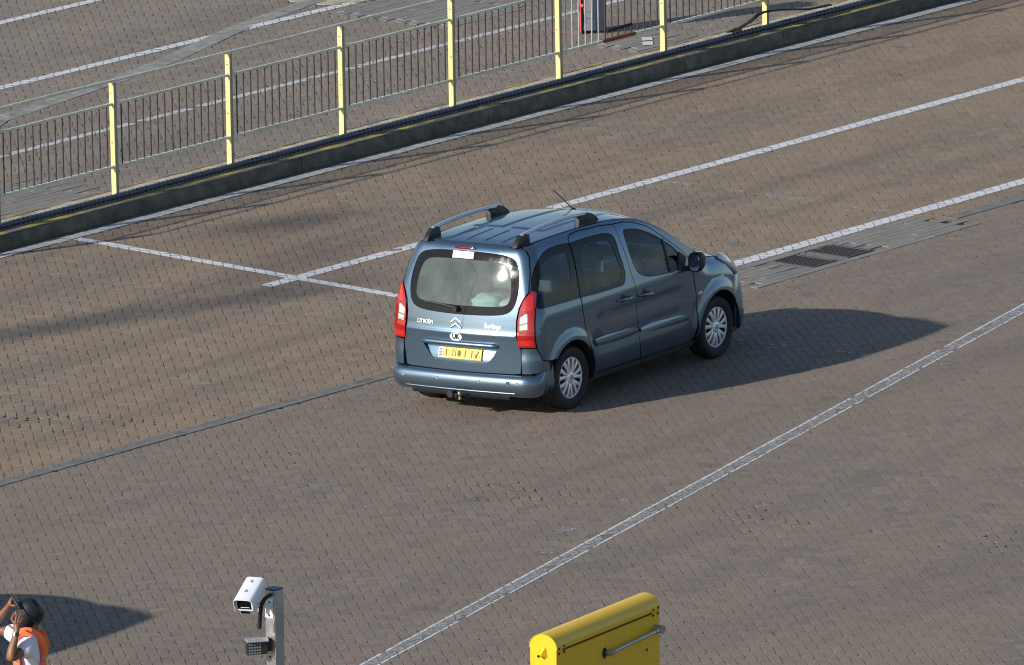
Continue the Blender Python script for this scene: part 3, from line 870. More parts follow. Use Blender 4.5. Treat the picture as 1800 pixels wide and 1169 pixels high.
def resample(pts, h, closed=True):
    out = []
    n = len(pts)
    for i in range(n if closed else n - 1):
        a, b = pts[i], pts[(i + 1) % n]
        m = max(1, math.ceil(math.hypot(b[0] - a[0], b[1] - a[1]) / h))
        for k in range(m): out.append((a[0] + (b[0] - a[0]) * k / m, a[1] + (b[1] - a[1]) * k / m))
    return out
def chaikin(p, n=2):
    for _ in range(n):
        q = []
        for i in range(len(p)):
            a, b = p[i], p[(i + 1) % len(p)]
            q += [(a[0] * .75 + b[0] * .25, a[1] * .75 + b[1] * .25), (a[0] * .25 + b[0] * .75, a[1] * .25 + b[1] * .75)]
        p = q
    return p
def sarea(p): return 0.5 * sum(p[i][0] * p[(i + 1) % len(p)][1] - p[(i + 1) % len(p)][0] * p[i][1] for i in range(len(p)))
def inset(p, d):
    if abs(d) < 1e-9: return p
    s = 1 if sarea(p) > 0 else -1; out = []
    n = len(p)
    for i in range(n):
        a, b, c = p[i - 1], p[i], p[(i + 1) % n]
        e1 = (b[0] - a[0], b[1] - a[1]); e2 = (c[0] - b[0], c[1] - b[1])
        l1 = math.hypot(*e1) or 1e-9; l2 = math.hypot(*e2) or 1e-9
        n1 = (-e1[1] / l1 * s, e1[0] / l1 * s); n2 = (-e2[1] / l2 * s, e2[0] / l2 * s)
        q = (n1[0] + n2[0], n1[1] + n2[1]); L = math.hypot(*q)
        if L < 0.2: out.append((b[0] + n1[0] * d, b[1] + n1[1] * d)); continue
        q = (q[0] / L, q[1] / L); k = d / max(0.5, q[0] * n1[0] + q[1] * n1[1])
        out.append((b[0] + q[0] * k, b[1] + q[1] * k))
    return out
def inside(p, poly):
    x, y = p; r = False; j = len(poly) - 1
    for i in range(len(poly)):
        xi, yi = poly[i]; xj, yj = poly[j]
        if (yi > y) != (yj > y) and x < (xj - xi) * (y - yi) / (yj - yi) + xi: r = not r
        j = i
    return r
def seg_d(p, poly):
    m = 9
    for i in range(len(poly)):
        a, b = poly[i], poly[(i + 1) % len(poly)]
        L2 = (b[0] - a[0]) ** 2 + (b[1] - a[1]) ** 2 or 1e-12
        t = min(1, max(0, ((p[0] - a[0]) * (b[0] - a[0]) + (p[1] - a[1]) * (b[1] - a[1])) / L2))
        m = min(m, math.hypot(p[0] - a[0] - t * (b[0] - a[0]), p[1] - a[1] - t * (b[1] - a[1])))
    return m

def panel_mesh(name, outline, fmap, out_dir, holes=(), h=0.035, gap=0.004, off=0.0, depth=0.02, zoff=None):
    """fill a flat outline, wrap it on the body surface, give its edges a return flange"""
    outl = resample(inset(outline, gap), h)
    if sarea(outl) < 0: outl = outl[::-1]
    hl = []
    for q in holes:
        q = resample(inset(q, -gap * 0.3), h)
        hl.append(q if sarea(q) < 0 else q[::-1])
    loops = [outl] + hl
    xs = [p[0] for p in outl]; ys = [p[1] for p in outl]
    pts = []; edges = []
    for lp in loops:
        n0 = len(pts); pts += lp
        edges += [(n0 + i, n0 + (i + 1) % len(lp)) for i in range(len(lp))]
    gx = np.arange(min(xs) + h * 0.5, max(xs), h); gy = np.arange(min(ys) + h * 0.5, max(ys), h)
    for i, yv in enumerate(gy):
        for xv in gx:
            p = (float(xv) + (h / 2 if i % 2 else 0), float(yv))
            if inside(p, outl) and not any(inside(p, q) for q in hl) and min(seg_d(p, lp) for lp in loops) > h * 0.45: pts.append(p)
    V2, E, F, ov, oe, of = delaunay_2d_cdt([Vector(p) for p in pts], edges, [], 0, 1e-6)
    tris = []
    for f in F:
        c = (sum(V2[i].x for i in f) / 3, sum(V2[i].y for i in f) / 3)
        if inside(c, outl) and not any(inside(c, q) for q in hl):
            f = tuple(f); A_, B_, C_ = (V2[i] for i in f)
            ar_ = (B_.x - A_.x) * (C_.y - A_.y) - (B_.y - A_.y) * (C_.x - A_.x)
            if abs(ar_) > 1e-9: tris.append(f if ar_ > 0 else f[::-1])
    e = 2e-3; pos = []; nor = []
    for v in V2:
        a, b = v.x, v.y
        p = Vector(fmap(a, b))
        du = Vector(fmap(a + e, b)) - Vector(fmap(a - e, b)); dv = Vector(fmap(a, b + e)) - Vector(fmap(a, b - e))
        n = du.cross(dv)
        n = n.normalized() if n.length > 1e-12 else Vector(out_dir)
        if n.dot(Vector(out_dir)) < 0: n = -n
        if zoff is not None:
            def Q(a_, b_):
                return Vector(fmap(a_, b_)) + n * (off + zoff(a_, b_))
            p2 = Q(a, b); m_ = (Q(a + e, b) - Q(a - e, b)).cross(Q(a, b + e) - Q(a, b - e))
            if m_.length > 1e-12:
                m_.normalize(); m_ = m_ if m_.dot(n) > 0 else -m_
                nor.append(m_); pos.append(p2); continue
        nor.append(n); pos.append(p + n * off)
    k = 0
    for t in tris[:60]:
        pa, pb, pc = (pos[i] for i in t); k += (pb - pa).cross(pc - pa).dot(Vector(out_dir))
    fs_ = 1 if k > 0 else -1
    mb_v = list(pos); mb_f = list(tris); cn = list(nor)
    # boundary flange
    cnt = {}
    for t in tris:
        for k in range(3):
            a, b = t[k], t[(k + 1) % 3]; cnt[(a, b)] = cnt.get((a, b), 0) + 1
    bd = [ab for ab in cnt if (ab[1], ab[0]) not in cnt]
    top, bot = {}, {}
    for a, b in bd:
        for i in (a, b):
            if i not in top:
                top[i] = len(mb_v); mb_v.append(pos[i]); bot[i] = len(mb_v); mb_v.append(pos[i] - nor[i] * depth); cn += [Vector((0, 0, 0)), Vector((0, 0, 0))]
        sn = (pos[b] - pos[a]).cross(nor[a]) * fs_
        for i in (a, b): cn[top[i]] = cn[top[i]] + sn; cn[bot[i]] = cn[bot[i]] + sn
        mb_f.append((top[b], top[a], bot[a], bot[b]))
    me = bpy.data.meshes.new(name); me.from_pydata([tuple(v) for v in mb_v], [], mb_f); me.update()
    # make the skin face outwards
    k = 0
    for t in tris[:40]:
        pa, pb, pc = (pos[i] for i in t); k += (pb - pa).cross(pc - pa).dot(Vector(out_dir))
    if k < 0: me.flip_normals()
    me.polygons.foreach_set('use_smooth', [True] * len(me.polygons))
    cn = [v.normalized() if v.length > 1e-12 else Vector(out_dir) for v in cn]
    sgn_ = sum((cn[i].dot(nor[i]) for i in range(len(nor))))
    me.normals_split_custom_set_from_vertices([tuple(v) for v in cn]); CN[me.name] = cn
    return me
CN = {}
def mirror_mesh(me, name):
    m2 = me.copy(); m2.name = name
    co = np.zeros(len(m2.vertices) * 3, np.float32); m2.vertices.foreach_get('co', co); co[1::3] *= -1
    m2.vertices.foreach_set('co', co); m2.flip_normals(); m2.update()
    if me.name in CN: m2.normals_split_custom_set_from_vertices([(v.x, -v.y, v.z) for v in CN[me.name]])
    return m2
def both(name, me, mat, parent, labels=None):
    """the surface is built on the left side; the right side is its mirror image"""
    me.materials.append(mat)
    l = link(name, me, None, parent); r = link(name, mirror_mesh(me, name), None, parent)
    return l, r
def sp(*pts):    # native outline -> (t, z), sampled so that straight lines stay straight on the car
    out = []; n = len(pts)
    for i in range(n):
        a, b = pts[i], pts[(i + 1) % n]
        m = max(1, math.ceil(math.hypot(b[1] - a[1], b[2] - a[2]) / 0.05)) if a[0] == b[0] else 1
        for k in range(m):
            u = a[1] + (b[1] - a[1]) * k / m; z = a[2] + (b[2] - a[2]) * k / m
            out.append((T(a[0], u, z), z))
    return out
def S(pts): return [('s', x, z) for x, z in pts]
SD = (0, 1, 0)

# ------------------------------------------------------------------ the car
CAR_M = Matrix(((0.9964062, -0.0847037, 0.0, -0.15008), (0.0846607, 0.9958994, 0.0318913, 0.03868), (-0.0027013, -0.0317767, 0.9994913, 0.05939), (0, 0, 0, 1)))
car = empty('car', (0, 0, 0), 0, 'blue grey high roofed family car driving away across the lanes', 'car')
car.matrix_world = CAR_M

arch = lambda cx, cz, r, a0, a1, n=16: [(cx + r * math.cos(R(a0 + (a1 - a0) * k / n)), cz + r * math.sin(R(a0 + (a1 - a0) * k / n))) for k in range(n + 1)]
AR = 0.385
# --- windows (shared outlines)
FDW = chaikin([(1.222, 1.30), (1.212, 1.50), (1.225, 1.59), (1.31, 1.592), (1.48, 1.562), (1.65, 1.497), (1.82, 1.407), (2.115, 1.205), (2.06, 1.055), (1.90, 1.045), (1.60, 1.062), (1.42, 1.085), (1.30, 1.135), (1.25, 1.21)], 2)
SDW = [(.218, 1.092), (.50, 1.080), (.79, 1.074)] + chaikin([(.79, 1.074), (1.0, 1.070), (1.082, 1.165), (1.067, 1.30), (1.052, 1.40), (1.067, 1.575), (.93, 1.626), (.8, 1.630)], 2)[2:-6] + [(.6, 1.638), (.297, 1.634)]
QW = [(.205, 1.088), (.277, 1.640), (.1, 1.652), (-.10, 1.646), (-.228, 1.622), (-.334, 1.578), (-.418, 1.504), (-.478, 1.412), (-.524, 1.29), (-.55, 1.19), (-.548, 1.128), (-.49, 1.104), (-.2, 1.096)]
BP = [(1.285, .272), (1.245, .45), (1.218, .68), (1.20, .95), (1.172, 1.15), (1.142, 1.41), (1.126, 1.55), (1.118, 1.668)]
RD = [(.405, .285), (.388, .40), (.345, .52), (.295, .60), (.25, .75), (.212, .97), (.212, 1.09)]
fmap = body
# front door
fd = BP + [(1.30, 1.66), (1.46, 1.628), (1.60, 1.575), (1.69, 1.535), (1.89, 1.395), (2.13, 1.225), (2.22, 1.14), (2.248, .98), (2.292, .74), (2.297, .48), (2.268, .32), (2.20, .266)]
def spw(w): return sp(*S(w))
me = panel_mesh('front_door', sp(*S(fd)), fmap, SD, [spw(FDW)])
fdL, fdR = both('front_door', me, M['paint'], car)
# sliding door
sd = [(.405, .285)] + [(1.275, .275)] + [(x - 0.0, z) for x, z in BP[1:]] + [(.9, 1.690), (.5, 1.702), (.36, 1.690), (.30, 1.662), (.290, 1.626)] + [(.6, 1.630)] + \
     [(x, z) for x, z in reversed(chaikin([(.79, 1.078), (.995, 1.075), (1.075, 1.17), (1.06, 1.30), (1.045, 1.40), (1.06, 1.57), (.93, 1.618), (.8, 1.622)], 2)[2:-6])] + [(.5, 1.086), (.214, 1.100)] + RD[::-1][1:-1]
me = panel_mesh('sliding_door', sp(*S(sd)), fmap, SD)
sdL, sdR = both('sliding_door', me, M['paint'], car)
# quarter panel with the roof side rail
qp = S([(-.325, .578)]) + S(arch(-0.02, .325, AR, 140, 36)) + S([(.283, .62), (.243, .76), (.205, .97), (.203, 1.098), (-.2, 1.106), (-.49, 1.112), (-.538, 1.135), (-.54, 1.19), (-.515, 1.29), (-.468, 1.41), (-.407, 1.50), (-.325, 1.572), (-.222, 1.615), (-.10, 1.638), (.1, 1.644), (.283, 1.630), (.294, 1.664), (.357, 1.692), (.5, 1.703), (.9, 1.691), (1.12, 1.669), (1.3, 1.661), (1.46, 1.629), (1.60, 1.576), (1.69, 1.536), (1.89, 1.396), (2.13, 1.226), (2.225, 1.135), (2.45, 1.10), (2.42, 1.145), (2.3, 1.222), (2.1, 1.352), (1.9, 1.474), (1.7, 1.576), (1.60, 1.614), (1.46, 1.664), (1.3, 1.690), (1.1, 1.709), (.5, 1.7205), (0, 1.7195), (-.2, 1.714)]) + \
     [('r', .590, 1.695), ('r', .643, 1.668), ('r', .687, 1.611), ('r', .734, 1.451), ('r', .755, 1.284), ('r', .782, 1.286), ('r', .811, 1.266), ('r', .833, 1.05), ('r', .851, .73), ('r', .868, .66)] + S([(-.525, .605), (-.465, .580)])
me = panel_mesh('quarter_panel', sp(*qp), fmap, SD, h=0.028, gap=0.003)
both('quarter_panel', me, M['paint'], car)
# fender
fe = [(2.30, .30), (2.303, .48), (2.298, .74), (2.254, .985), (2.228, 1.095), (2.4, 1.092), (2.6, 1.075), (2.75, 1.053), (2.90, 1.02), (2.95, .95), (3.03, .87), (3.10, .79), (3.065, .70), (3.06, .58)] + arch(2.722, .325, AR, 36, 184)
me = panel_mesh('front_wing', sp(*S(fe)), fmap, SD, h=0.03)
both('front_wing', me, M['paint'], car)
# sill
me = panel_mesh('sill', sp(*S([(.40, .195), (2.345, .195), (2.32, .262), (2.2, .258), (1.28, .263), (.42, .276)])), fmap, SD, off=-0.004)
both('sill', me, M['paint'], car)
# windows: black border plus clear pane
def window(parts, parents, frame, clear, name='window', off=-0.004, wgap=0.001):
    mf = panel_mesh(name, frame, fmap, SD, [clear], gap=wgap, h=0.025, off=off, depth=0.012)
    fl = []
    mf.materials.append(M['frit'])
    a = link(name, mf, None, parents[0]); b = link(name, mirror_mesh(mf, name), None, parents[1])
    mg = panel_mesh('pane', clear, fmap, SD, gap=-0.002, off=off - 0.003, depth=0.001)
    mg.materials.append(M['glass'])
    link('pane', mg, None, a) if parents[0] is car else link('pane', mg, None, parents[0])
    m2 = mirror_mesh(mg, 'pane')
    link('pane', m2, None, b) if parents[1] is car else link('pane', m2, None, parents[1])
window(None, (fdL, fdR), spw(FDW), sp(*S(inset(FDW, 0.014))), wgap=-0.006)
window(None, (sdL, sdR), spw(SDW), sp(*S(chaikin([(.33, 1.118), (.355, 1.30), (.40, 1.555), (.65, 1.566), (.90, 1.558), (.965, 1.52), (.985, 1.45), (.985, 1.36), (1.02, 1.26), (1.0, 1.16), (.93, 1.120), (.6, 1.113)], 2))))
window(None, (car, car), spw(QW), sp(*S(chaikin([(.105, 1.232), (.15, 1.40), (.205, 1.558), (.05, 1.572), (-.10, 1.562), (-.22, 1.532), (-.31, 1.48), (-.38, 1.41), (-.43, 1.33), (-.478, 1.245), (-.2, 1.238)], 2))), 'quarter_window')
# quarter light bar in the front window, mirror triangle
me = panel_mesh('quarter_light_bar', sp(*S([(1.845, 1.06), (1.885, 1.06), (1.868, 1.385), (1.838, 1.40)])), fmap, SD, gap=0, off=0.002); me.materials.append(M['trim'])
link('quarter_light_bar', me, None, fdL); link('quarter_light_bar', mirror_mesh(me, 'quarter_light_bar'), None, fdR)
me = panel_mesh('mirror_sail', sp(*S([(1.99, 1.045), (2.10, 1.055), (2.19, 1.145), (2.08, 1.225)])), fmap, SD, gap=0, off=0.006); me.materials.append(M['trim'])
link('mirror_sail', me, None, fdL); link('mirror_sail', mirror_mesh(me, 'mirror_sail'), None, fdR)
# rub strips
def bulge(x0, x1, z0f, z1f):
    return None
for dn, (pl, pr), pts in (('a', (sdL, sdR), [(.395, .655), (1.198, .625), (1.215, .535), (.46, .545), (.40, .59)]), ('b', (fdL, fdR), [(1.245, .622), (2.06, .588), (2.155, .535), (2.14, .495), (1.255, .528)])):
    ol = sp(*S(chaikin(pts, 1)))
    zc = sum(p[1] for p in pts) / len(pts)
    me = panel_mesh('rub_strip', ol, fmap, SD, gap=0.004, off=0.012, h=0.02, depth=0.02, zoff=lambda a, b: 0.012 * (1 - min(1, ((b - zc) / 0.06) ** 2)))
    me.materials.append(M['paint'])
    link('rub_strip', me, None, pl); link('rub_strip', mirror_mesh(me, 'rub_strip'), None, pr)
# door handles
def handle(x0, x1, z0, z1, parents):
    cx = (x0 + x1) / 2 - 0.01; cz = (z0 + z1) / 2
    cup = [(cx + 0.044 * math.cos(a), cz + 0.008 + 0.046 * math.sin(a)) for a in [2 * PI * k / 18 for k in range(18)]]
    me = panel_mesh('handle_cup_shade', sp(*S(cup)), fmap, SD, gap=0, off=0.0015, h=0.02, depth=0.001); me.materials.append(M['trim'])  # flat black disc painted in for shade in the body-coloured recess
    low = [p for p in cup if p[1] < cz + 0.005]
    mb = MB(); y = body(T('s', cx, cz), cz)[1]
    mb.tube(smooth_path([(x0, y - 0.004, z0 - 0.004), (x0 + 0.03, y + 0.030, z0), (cx, y + 0.040, cz), (x1 - 0.03, y + 0.032, z1), (x1, y - 0.002, z1 - 0.002)], 4), 0.017, 8, sy=0.95)
    for par, sgn in zip(parents, (1, -1)):
        link('handle_cup_shade', me if sgn > 0 else mirror_mesh(me, 'handle_cup_shade'), None, par)
        m2 = MB().add([(v[0], v[1] * sgn, v[2]) for v in mb.v], mb.f)
        m2.build('door_handle', M['paint'], par, smooth=60)
handle(.84, 1.085, .952, .940, (sdL, sdR))
handle(1.24, 1.465, .932, .915, (fdL, fdR))
# side repeater
for sgn in (1, -1):
    y = body(T('s', 2.372, .745), .745)[1]
    o = MB().lathe([(0.0, .012), (.018, .010), (.030, .004), (.032, -0.004)], 14, 'y').build('side_repeater', M['orange'], car, smooth=50)
    o.location = (2.372, sgn * y, .745); o.scale = (1.25, sgn, .75)

# --- tailgate
def mir(p): return p + [(-y, z) for y, z in reversed(p) if abs(y) > 1e-6]
RW = mir([(0, 1.640), (.35, 1.630), (.52, 1.606), (.59, 1.560), (.625, 1.47), (.645, 1.36), (.648, 1.25), (.628, 1.15), (.585, 1.082), (.50, 1.048), (.34, 1.034), (0, 1.026)])
RW = chaikin(RW, 2)
TG = mir([(0, .452), (.60, .455), (.685, .462), (.697, .55), (.702, .70), (.668, .80), (.655, .90), (.652, 1.0), (.670, 1.12), (.705, 1.205), (.750, 1.280), (.731, 1.45), (.684, 1.61), (.640, 1.665), (.585, 1.690), (.30, 1.703), (0, 1.706)])
PR = mir([(0, .738), (.40, .736), (.445, .722), (.44, .700), (.40, .640), (.355, .585), (.31, .556), (.25, .548), (0, .546)])
rmap = lambda y, z: rear(y, z)
RD_ = (-1, 0, 0)
def tgz(y, z):      # pressed feature: the badge area is scooped, fades out to the sides
    return 0.0
me = panel_mesh('tailgate', TG, rmap, RD_, [RW, PR], h=0.026, gap=0.004)
me.materials.append(M['paint']); tg = link('tailgate', me, None, car)
CL = chaikin(mir([(0, 1.558), (.20, 1.556), (.40, 1.548), (.48, 1.528), (.522, 1.48), (.548, 1.40), (.564, 1.30), (.566, 1.22), (.552, 1.165), (.50, 1.132), (.34, 1.122), (0, 1.116)]), 2)
me = panel_mesh('rear_window', RW, rmap, RD_, [CL], gap=0.002, h=0.025, off=-0.002, depth=0.012); me.materials.append(M['frit'])
rw = link('rear_window', me, None, tg)
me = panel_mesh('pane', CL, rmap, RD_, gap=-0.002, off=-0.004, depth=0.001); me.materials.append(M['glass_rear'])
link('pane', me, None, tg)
# plate recess: floor leans back towards the top
def recess(y, z):
    x, yy, zz = rear(y, z); d = 0.004 + 0.050 * sstep(.545, .735, z) * 1.0
    return (x + d, yy, zz)
me = panel_mesh('plate_recess', PR, recess, RD_, gap=-0.001, depth=0.0005, h=0.03); me.materials.append(M['paint']); link('plate_recess', me, None, tg)
rim = MB(); prs = resample(PR, 0.03); n = len(prs)
rim.v = [rear(*p) for p in prs] + [recess(*p) for p in prs]; rim.f = [(i, (i + 1) % n, n + (i + 1) % n, n + i) for i in range(n)]
rim.build('recess_wall', M['paint'], tg, smooth=40)
hb = MB(); xb = rear(0, .735)[0]
hb.tube([(rear(y, .738)[0] - 0.012 + (0.02 if abs(y) > .44 else 0), y, .736) for y in np.linspace(-.462, .462, 25)], [0.012] + [0.030] * 23 + [0.012], 12)
hb.build('tailgate_grip', M['paint'], tg, smooth=60)
# number plate
xpl = recess(0, .625)[0]; xpt = recess(0, .68)[0]
pz = 0.628; lean = math.atan2(recess(0, .69)[0] - recess(0, .57)[0], .12)
plate = empty('number_plate'); plate.parent = tg; plate.location = (recess(0, pz)[0] - 0.007, 0.005, pz); plate.rotation_euler = (0, lean, 0)
# local: -x faces backwards, y left, z up
MB().bbox((-0.003, -.26, -.0555), (0.004, .26, .0555)).build('plate_board', M['plate_y'], plate, bevel=0.002, segs=1)
MB().bbox((-0.0045, .205, -.052), (-0.0032, .257, .052)).build('flag_band', M['white'], plate)
fb = MB()
for zz in (-.03, .0, .03):
    fb.bbox((-0.0052, .212, zz - .006), (-0.0046, .224, zz + .010)).bbox((-0.0052, .238, zz - .010), (-0.0046, .250, zz + .006))
fb.build('flag_blue', M['ublue'], plate)
fr_ = MB().bbox((-0.0054, .227, -.048), (-0.0047, .235, .048)).bbox((-0.0053, .209, -.005), (-0.0046, .2265, .005)).bbox((-0.0053, .2355, -.005), (-0.0046, .253, .005))
fr_.box((-0.0050, .231, .028), (0.0003, .05, .007), Matrix.Rotation(0.8, 3, 'X')).box((-0.0050, .231, -.028), (0.0003, .05, .007), Matrix.Rotation(-0.8, 3, 'X'))
fr_.build('flag_red', M['ured'], plate)
def text_mesh(s, size, depth=0.002, bold=0.0, extr=None):
    cu = bpy.data.curves.new('t', 'FONT'); cu.body = s; cu.size = size; cu.extrude = depth; cu.align_x = 'CENTER'; cu.align_y = 'CENTER'; cu.offset = bold
    ob = bpy.data.objects.new('t', cu); COL.objects.link(ob)
    dg = bpy.context.evaluated_depsgraph_get(); me = bpy.data.meshes.new_from_object(ob.evaluated_get(dg))
    bpy.data.objects.remove(ob); bpy.data.curves.remove(cu)
    return me
# text faces +z in font space: turn it so that it faces -x (car's rear), reading from left (y+) to right (y-)
TXT = Matrix(((0, 0, -1), (-1, 0, 0), (0, 1, 0))).to_4x4()
def text(name, s, size, mat, parent, pos, sx=1.0, lean_=0.0, bold=0.0, depth=0.002):
    me = text_mesh(s, size, depth, bold); me.materials.clear(); me.materials.append(mat)
    o = link(name, me, None, parent)
    if parent is tg:
        mt = TXT @ Matrix.Scale(sx, 4, (1, 0, 0))
        for v in me.vertices:
            p = mt @ v.co; y_, z_ = p.y + pos[1], p.z + pos[2]
            v.co = (rear(y_, z_)[0] - 0.0035 + p.x, y_, z_)
        me.update(); return o
    o.matrix_local = Matrix.Translation(pos) @ Matrix.Rotation(lean_, 4, 'Y') @ TXT @ Matrix.Scale(sx, 4, (1, 0, 0))
    return o
for (yy, w_) in ((.165, .013), (.085, .010), (.052, .010), (-.062, .012), (-.142, .012)):
    MB().bbox((-0.0045, yy - w_ / 2, -.034), (-0.0033, yy + w_ / 2, .036)).build('plate_character', M['black'], plate)
eight = MB().prism([(0.010 + 0.021 * math.cos(a), 0.0 + 0.033 * math.sin(a)) for a in [2 * PI * k / 14 for k in range(14)]], -0.0047, -0.0033, 'x').build('plate_character', simple('smudged_print', (0.12, 0.07, 0.02), 0.6), plate)
xx = MB().box((-0.0045, -.203, 0), (0.001, .013, .078), Matrix.Rotation(0.52, 3, 'X')).box((-0.0040, -.196, -.016), (0.001, .011, .042), Matrix.Rotation(-0.62, 3, 'X')).build('plate_character', M['black'], plate)
# badges
def xr_(y, z): return rear(y, z)[0]
text('maker_lettering', 'CITROËN', 0.052, M['badge'], tg, (xr_(.415, .925) - 0.004, .415, .925), 0.95, 0.19, 0.001, 0.003)
text('model_lettering', 'Berlingo', 0.062, M['badge'], tg, (xr_(.40, .932) - 0.004, -.40, .932), 0.92, 0.19, 0.001, 0.003)
for dz in (0.0, .052):
    ch = MB()
    pr = [(-.066, .885), (-.066, .902), (0, .950), (.066, .902), (.066, .885), (0, .926)]
    ch.prism([(y, z + dz - 0.928) for y, z in pr], -0.007, 0.004, 'x')
    c = ch.build('chevron_badge', M['badge'], tg, bevel=0.003, segs=1)
    c.location = (min(xr_(0, z_) for z_ in (.885 + dz, .91 + dz, .95 + dz)) - 0.002, .03, .928); c.rotation_euler = (0, .10, 0)
ov = MB().prism([(0.072 * math.cos(2 * PI * k / 28), 0.042 * math.sin(2 * PI * k / 28)) for k in range(28)], -0.0012, 0.0012, 'x').build('country_sticker', M['white'], tg)
ov.location = (xr_(0.03, .803) - 0.0025, .03, .803); ov.rotation_euler = (0, -0.05, 0)
text('sticker_lettering', 'UK', 0.072, M['black'], ov, (-0.0018, 0, 0), 0.85, 0, 0.004, 0.0004)
# high brake lamp and sticker
bl = MB().tube([(xr_(y, 1.665) - 0.006, y + 0.03, 1.664) for y in np.linspace(-.125, .125, 9)], [0.010] + [0.016] * 7 + [0.010], 10).build('high_brake_lamp', M['red_dk'], tg, smooth=60)
st = MB().box((xr_(0, 1.600) - 0.005, .035, 1.600), (0.003, .25, .072), Matrix.Rotation(0.355, 3, 'Y')).build('window_sticker', M['white'], tg)
# wiper
wp = MB().tube([(xr_(.40, 1.10) - 0.02, .42, 1.128), (xr_(.2, 1.10) - 0.025, .22, 1.118), (xr_(.03, 1.09) - 0.03, .05, 1.098)], 0.010, 6).tube([(xr_(.0, 1.08) - 0.01, .03, 1.085), (xr_(.0, 1.08) - 0.05, .03, 1.085)], [0.034, 0.026], 12)
wp.build('rear_wiper', M['trim'], tg, smooth=50)
# inner panel behind the shut lines
me = panel_mesh('tailgate_surround', mir([(0, .40), (.80, .40), (.84, .75), (.85, 1.0), (.80, 1.25), (.745, 1.45), (.70, 1.60), (.62, 1.69), (0, 1.70)]), rmap, RD_, [inset(RW, -0.02), inset(PR, -0.015)], gap=0, off=-0.075, depth=0.001, h=0.05)
me.materials.append(M['under']); link('tailgate_surround', me, None, car)

# --- tail lamps
TLo = sp(('r', .672, .735), ('r', .667, 1.0), ('r', .684, 1.12), ('r', .714, 1.205), ('r', .756, 1.272), ('r', .782, 1.280), ('r', .806, 1.262), ('r', .828, 1.05), ('r', .846, .735))
CLo = sp(('r', .692, .905), ('r', .688, 1.03), ('r', .745, 1.070), ('r', .768, 1.070), ('r', .778, .915))
me = panel_mesh('tail_lamp', TLo, fmap, RD_, [CLo], off=0.010, depth=0.03, gap=0.003, h=0.025)
for i, (l) in enumerate(both('tail_lamp', me, M['red'], car)):
    s_ = 1 if i == 0 else -1
    m1 = panel_mesh('reversing_lens', CLo, fmap, RD_, off=0.008, depth=0.01, gap=0.001, h=0.02); m1.materials.append(M['clear'])
    m2 = panel_mesh('upper_lens', sp(('r', .700, 1.10), ('r', .725, 1.19), ('r', .765, 1.258), ('r', .782, 1.262), ('r', .797, 1.24), ('r', .812, 1.10)), fmap, RD_, off=0.0125, depth=0.003, gap=0.003, h=0.025); m2.materials.append(M['red_br'])
    m3 = panel_mesh('lower_lens', sp(('r', .682, .752), ('r', .680, .805), ('r', .828, .815), ('r', .832, .755)), fmap, RD_, off=0.0125, depth=0.003, gap=0.002, h=0.025); m3.materials.append(M['red_br'])
    bar = panel_mesh('lens_bar', sp(('r', .692, .955), ('r', .692, .965), ('r', .772, .985), ('r', .772, .975)), fmap, RD_, off=0.011, depth=0.003, gap=0.0, h=0.02); bar.materials.append(M['plas'])
    for nm, mm in (('reversing_lens', m1), ('upper_lens', m2), ('lower_lens', m3), ('lens_bar', bar)):
        link(nm, mm if s_ > 0 else mirror_mesh(mm, nm), None, l)

# --- rear bumper: swept section round the tail
def bump_path(xb, hw, rc, xend, bowk=0.055, n=10):
    pts = []
    for y in np.linspace(0, hw - rc, 12): pts.append((xb, y))
    for k in range(1, n + 1):
        th = PI / 2 * k / n; pts.append((xb + rc - rc * math.cos(th), hw - rc + rc * math.sin(th)))
    for x in np.linspace(xb + rc, xend, 8)[1:]: pts.append((x, hw))
    pts = [(x + bowk * (y / 0.9) ** 2, y) for x, y in pts]
    return pts
def sweep(path, prof, sgn=1):
    # path: half plan curve from centre to side; full curve both sides; profile (outward, z)
    full = [(x, -y) for x, y in reversed(path[1:])] + path
    vs = []; m = 0
    for i, (x, y) in enumerate(full):
        a = full[max(i - 1, 0)]; b = full[min(i + 1, len(full) - 1)]
        tx, ty = b[0] - a[0], b[1] - a[1]; L = math.hypot(tx, ty); nx, ny = -ty / L, tx / L     # outwards for the tail
        nx *= sgn; ny *= sgn
        pr = prof(x, y) if callable(prof) else prof
        m = len(pr)
        for (o_, z) in pr: vs.append((x + nx * o_, y + ny * o_, z))
    fs = []
    for i in range(len(full) - 1):
        for j in range(m - 1): fs.append((i * m + j, i * m + j + 1, (i + 1) * m + j + 1, (i + 1) * m + j))
    return MB().add(vs, fs)
bp = bump_path(-.724, .886, .17, -.395)
def rprof(x, y):
    k = sstep(-.60, -.46, x) if abs(y) > .7 else 0      # towards the wheel arch the section rises and flattens
    zt = .448 * (1 - k) + .566 * k; e = -.020 * k
    return [(-.05 + e, .225), (-.015 + e, .245), (.008 + e, .275), (.020 + e, .315), (.024 + e, .355), (.020 - .004 * k + e, .395 + .06 * k), (.006 + e, zt - .022), (-.018, zt - .003), (-.06, zt), (-.13, zt)]
sweep(bp, rprof).build('rear_bumper', M['paint'], car, smooth=50)
rb = [o for o in car.children if o.name.startswith('rear_bumper')][0]
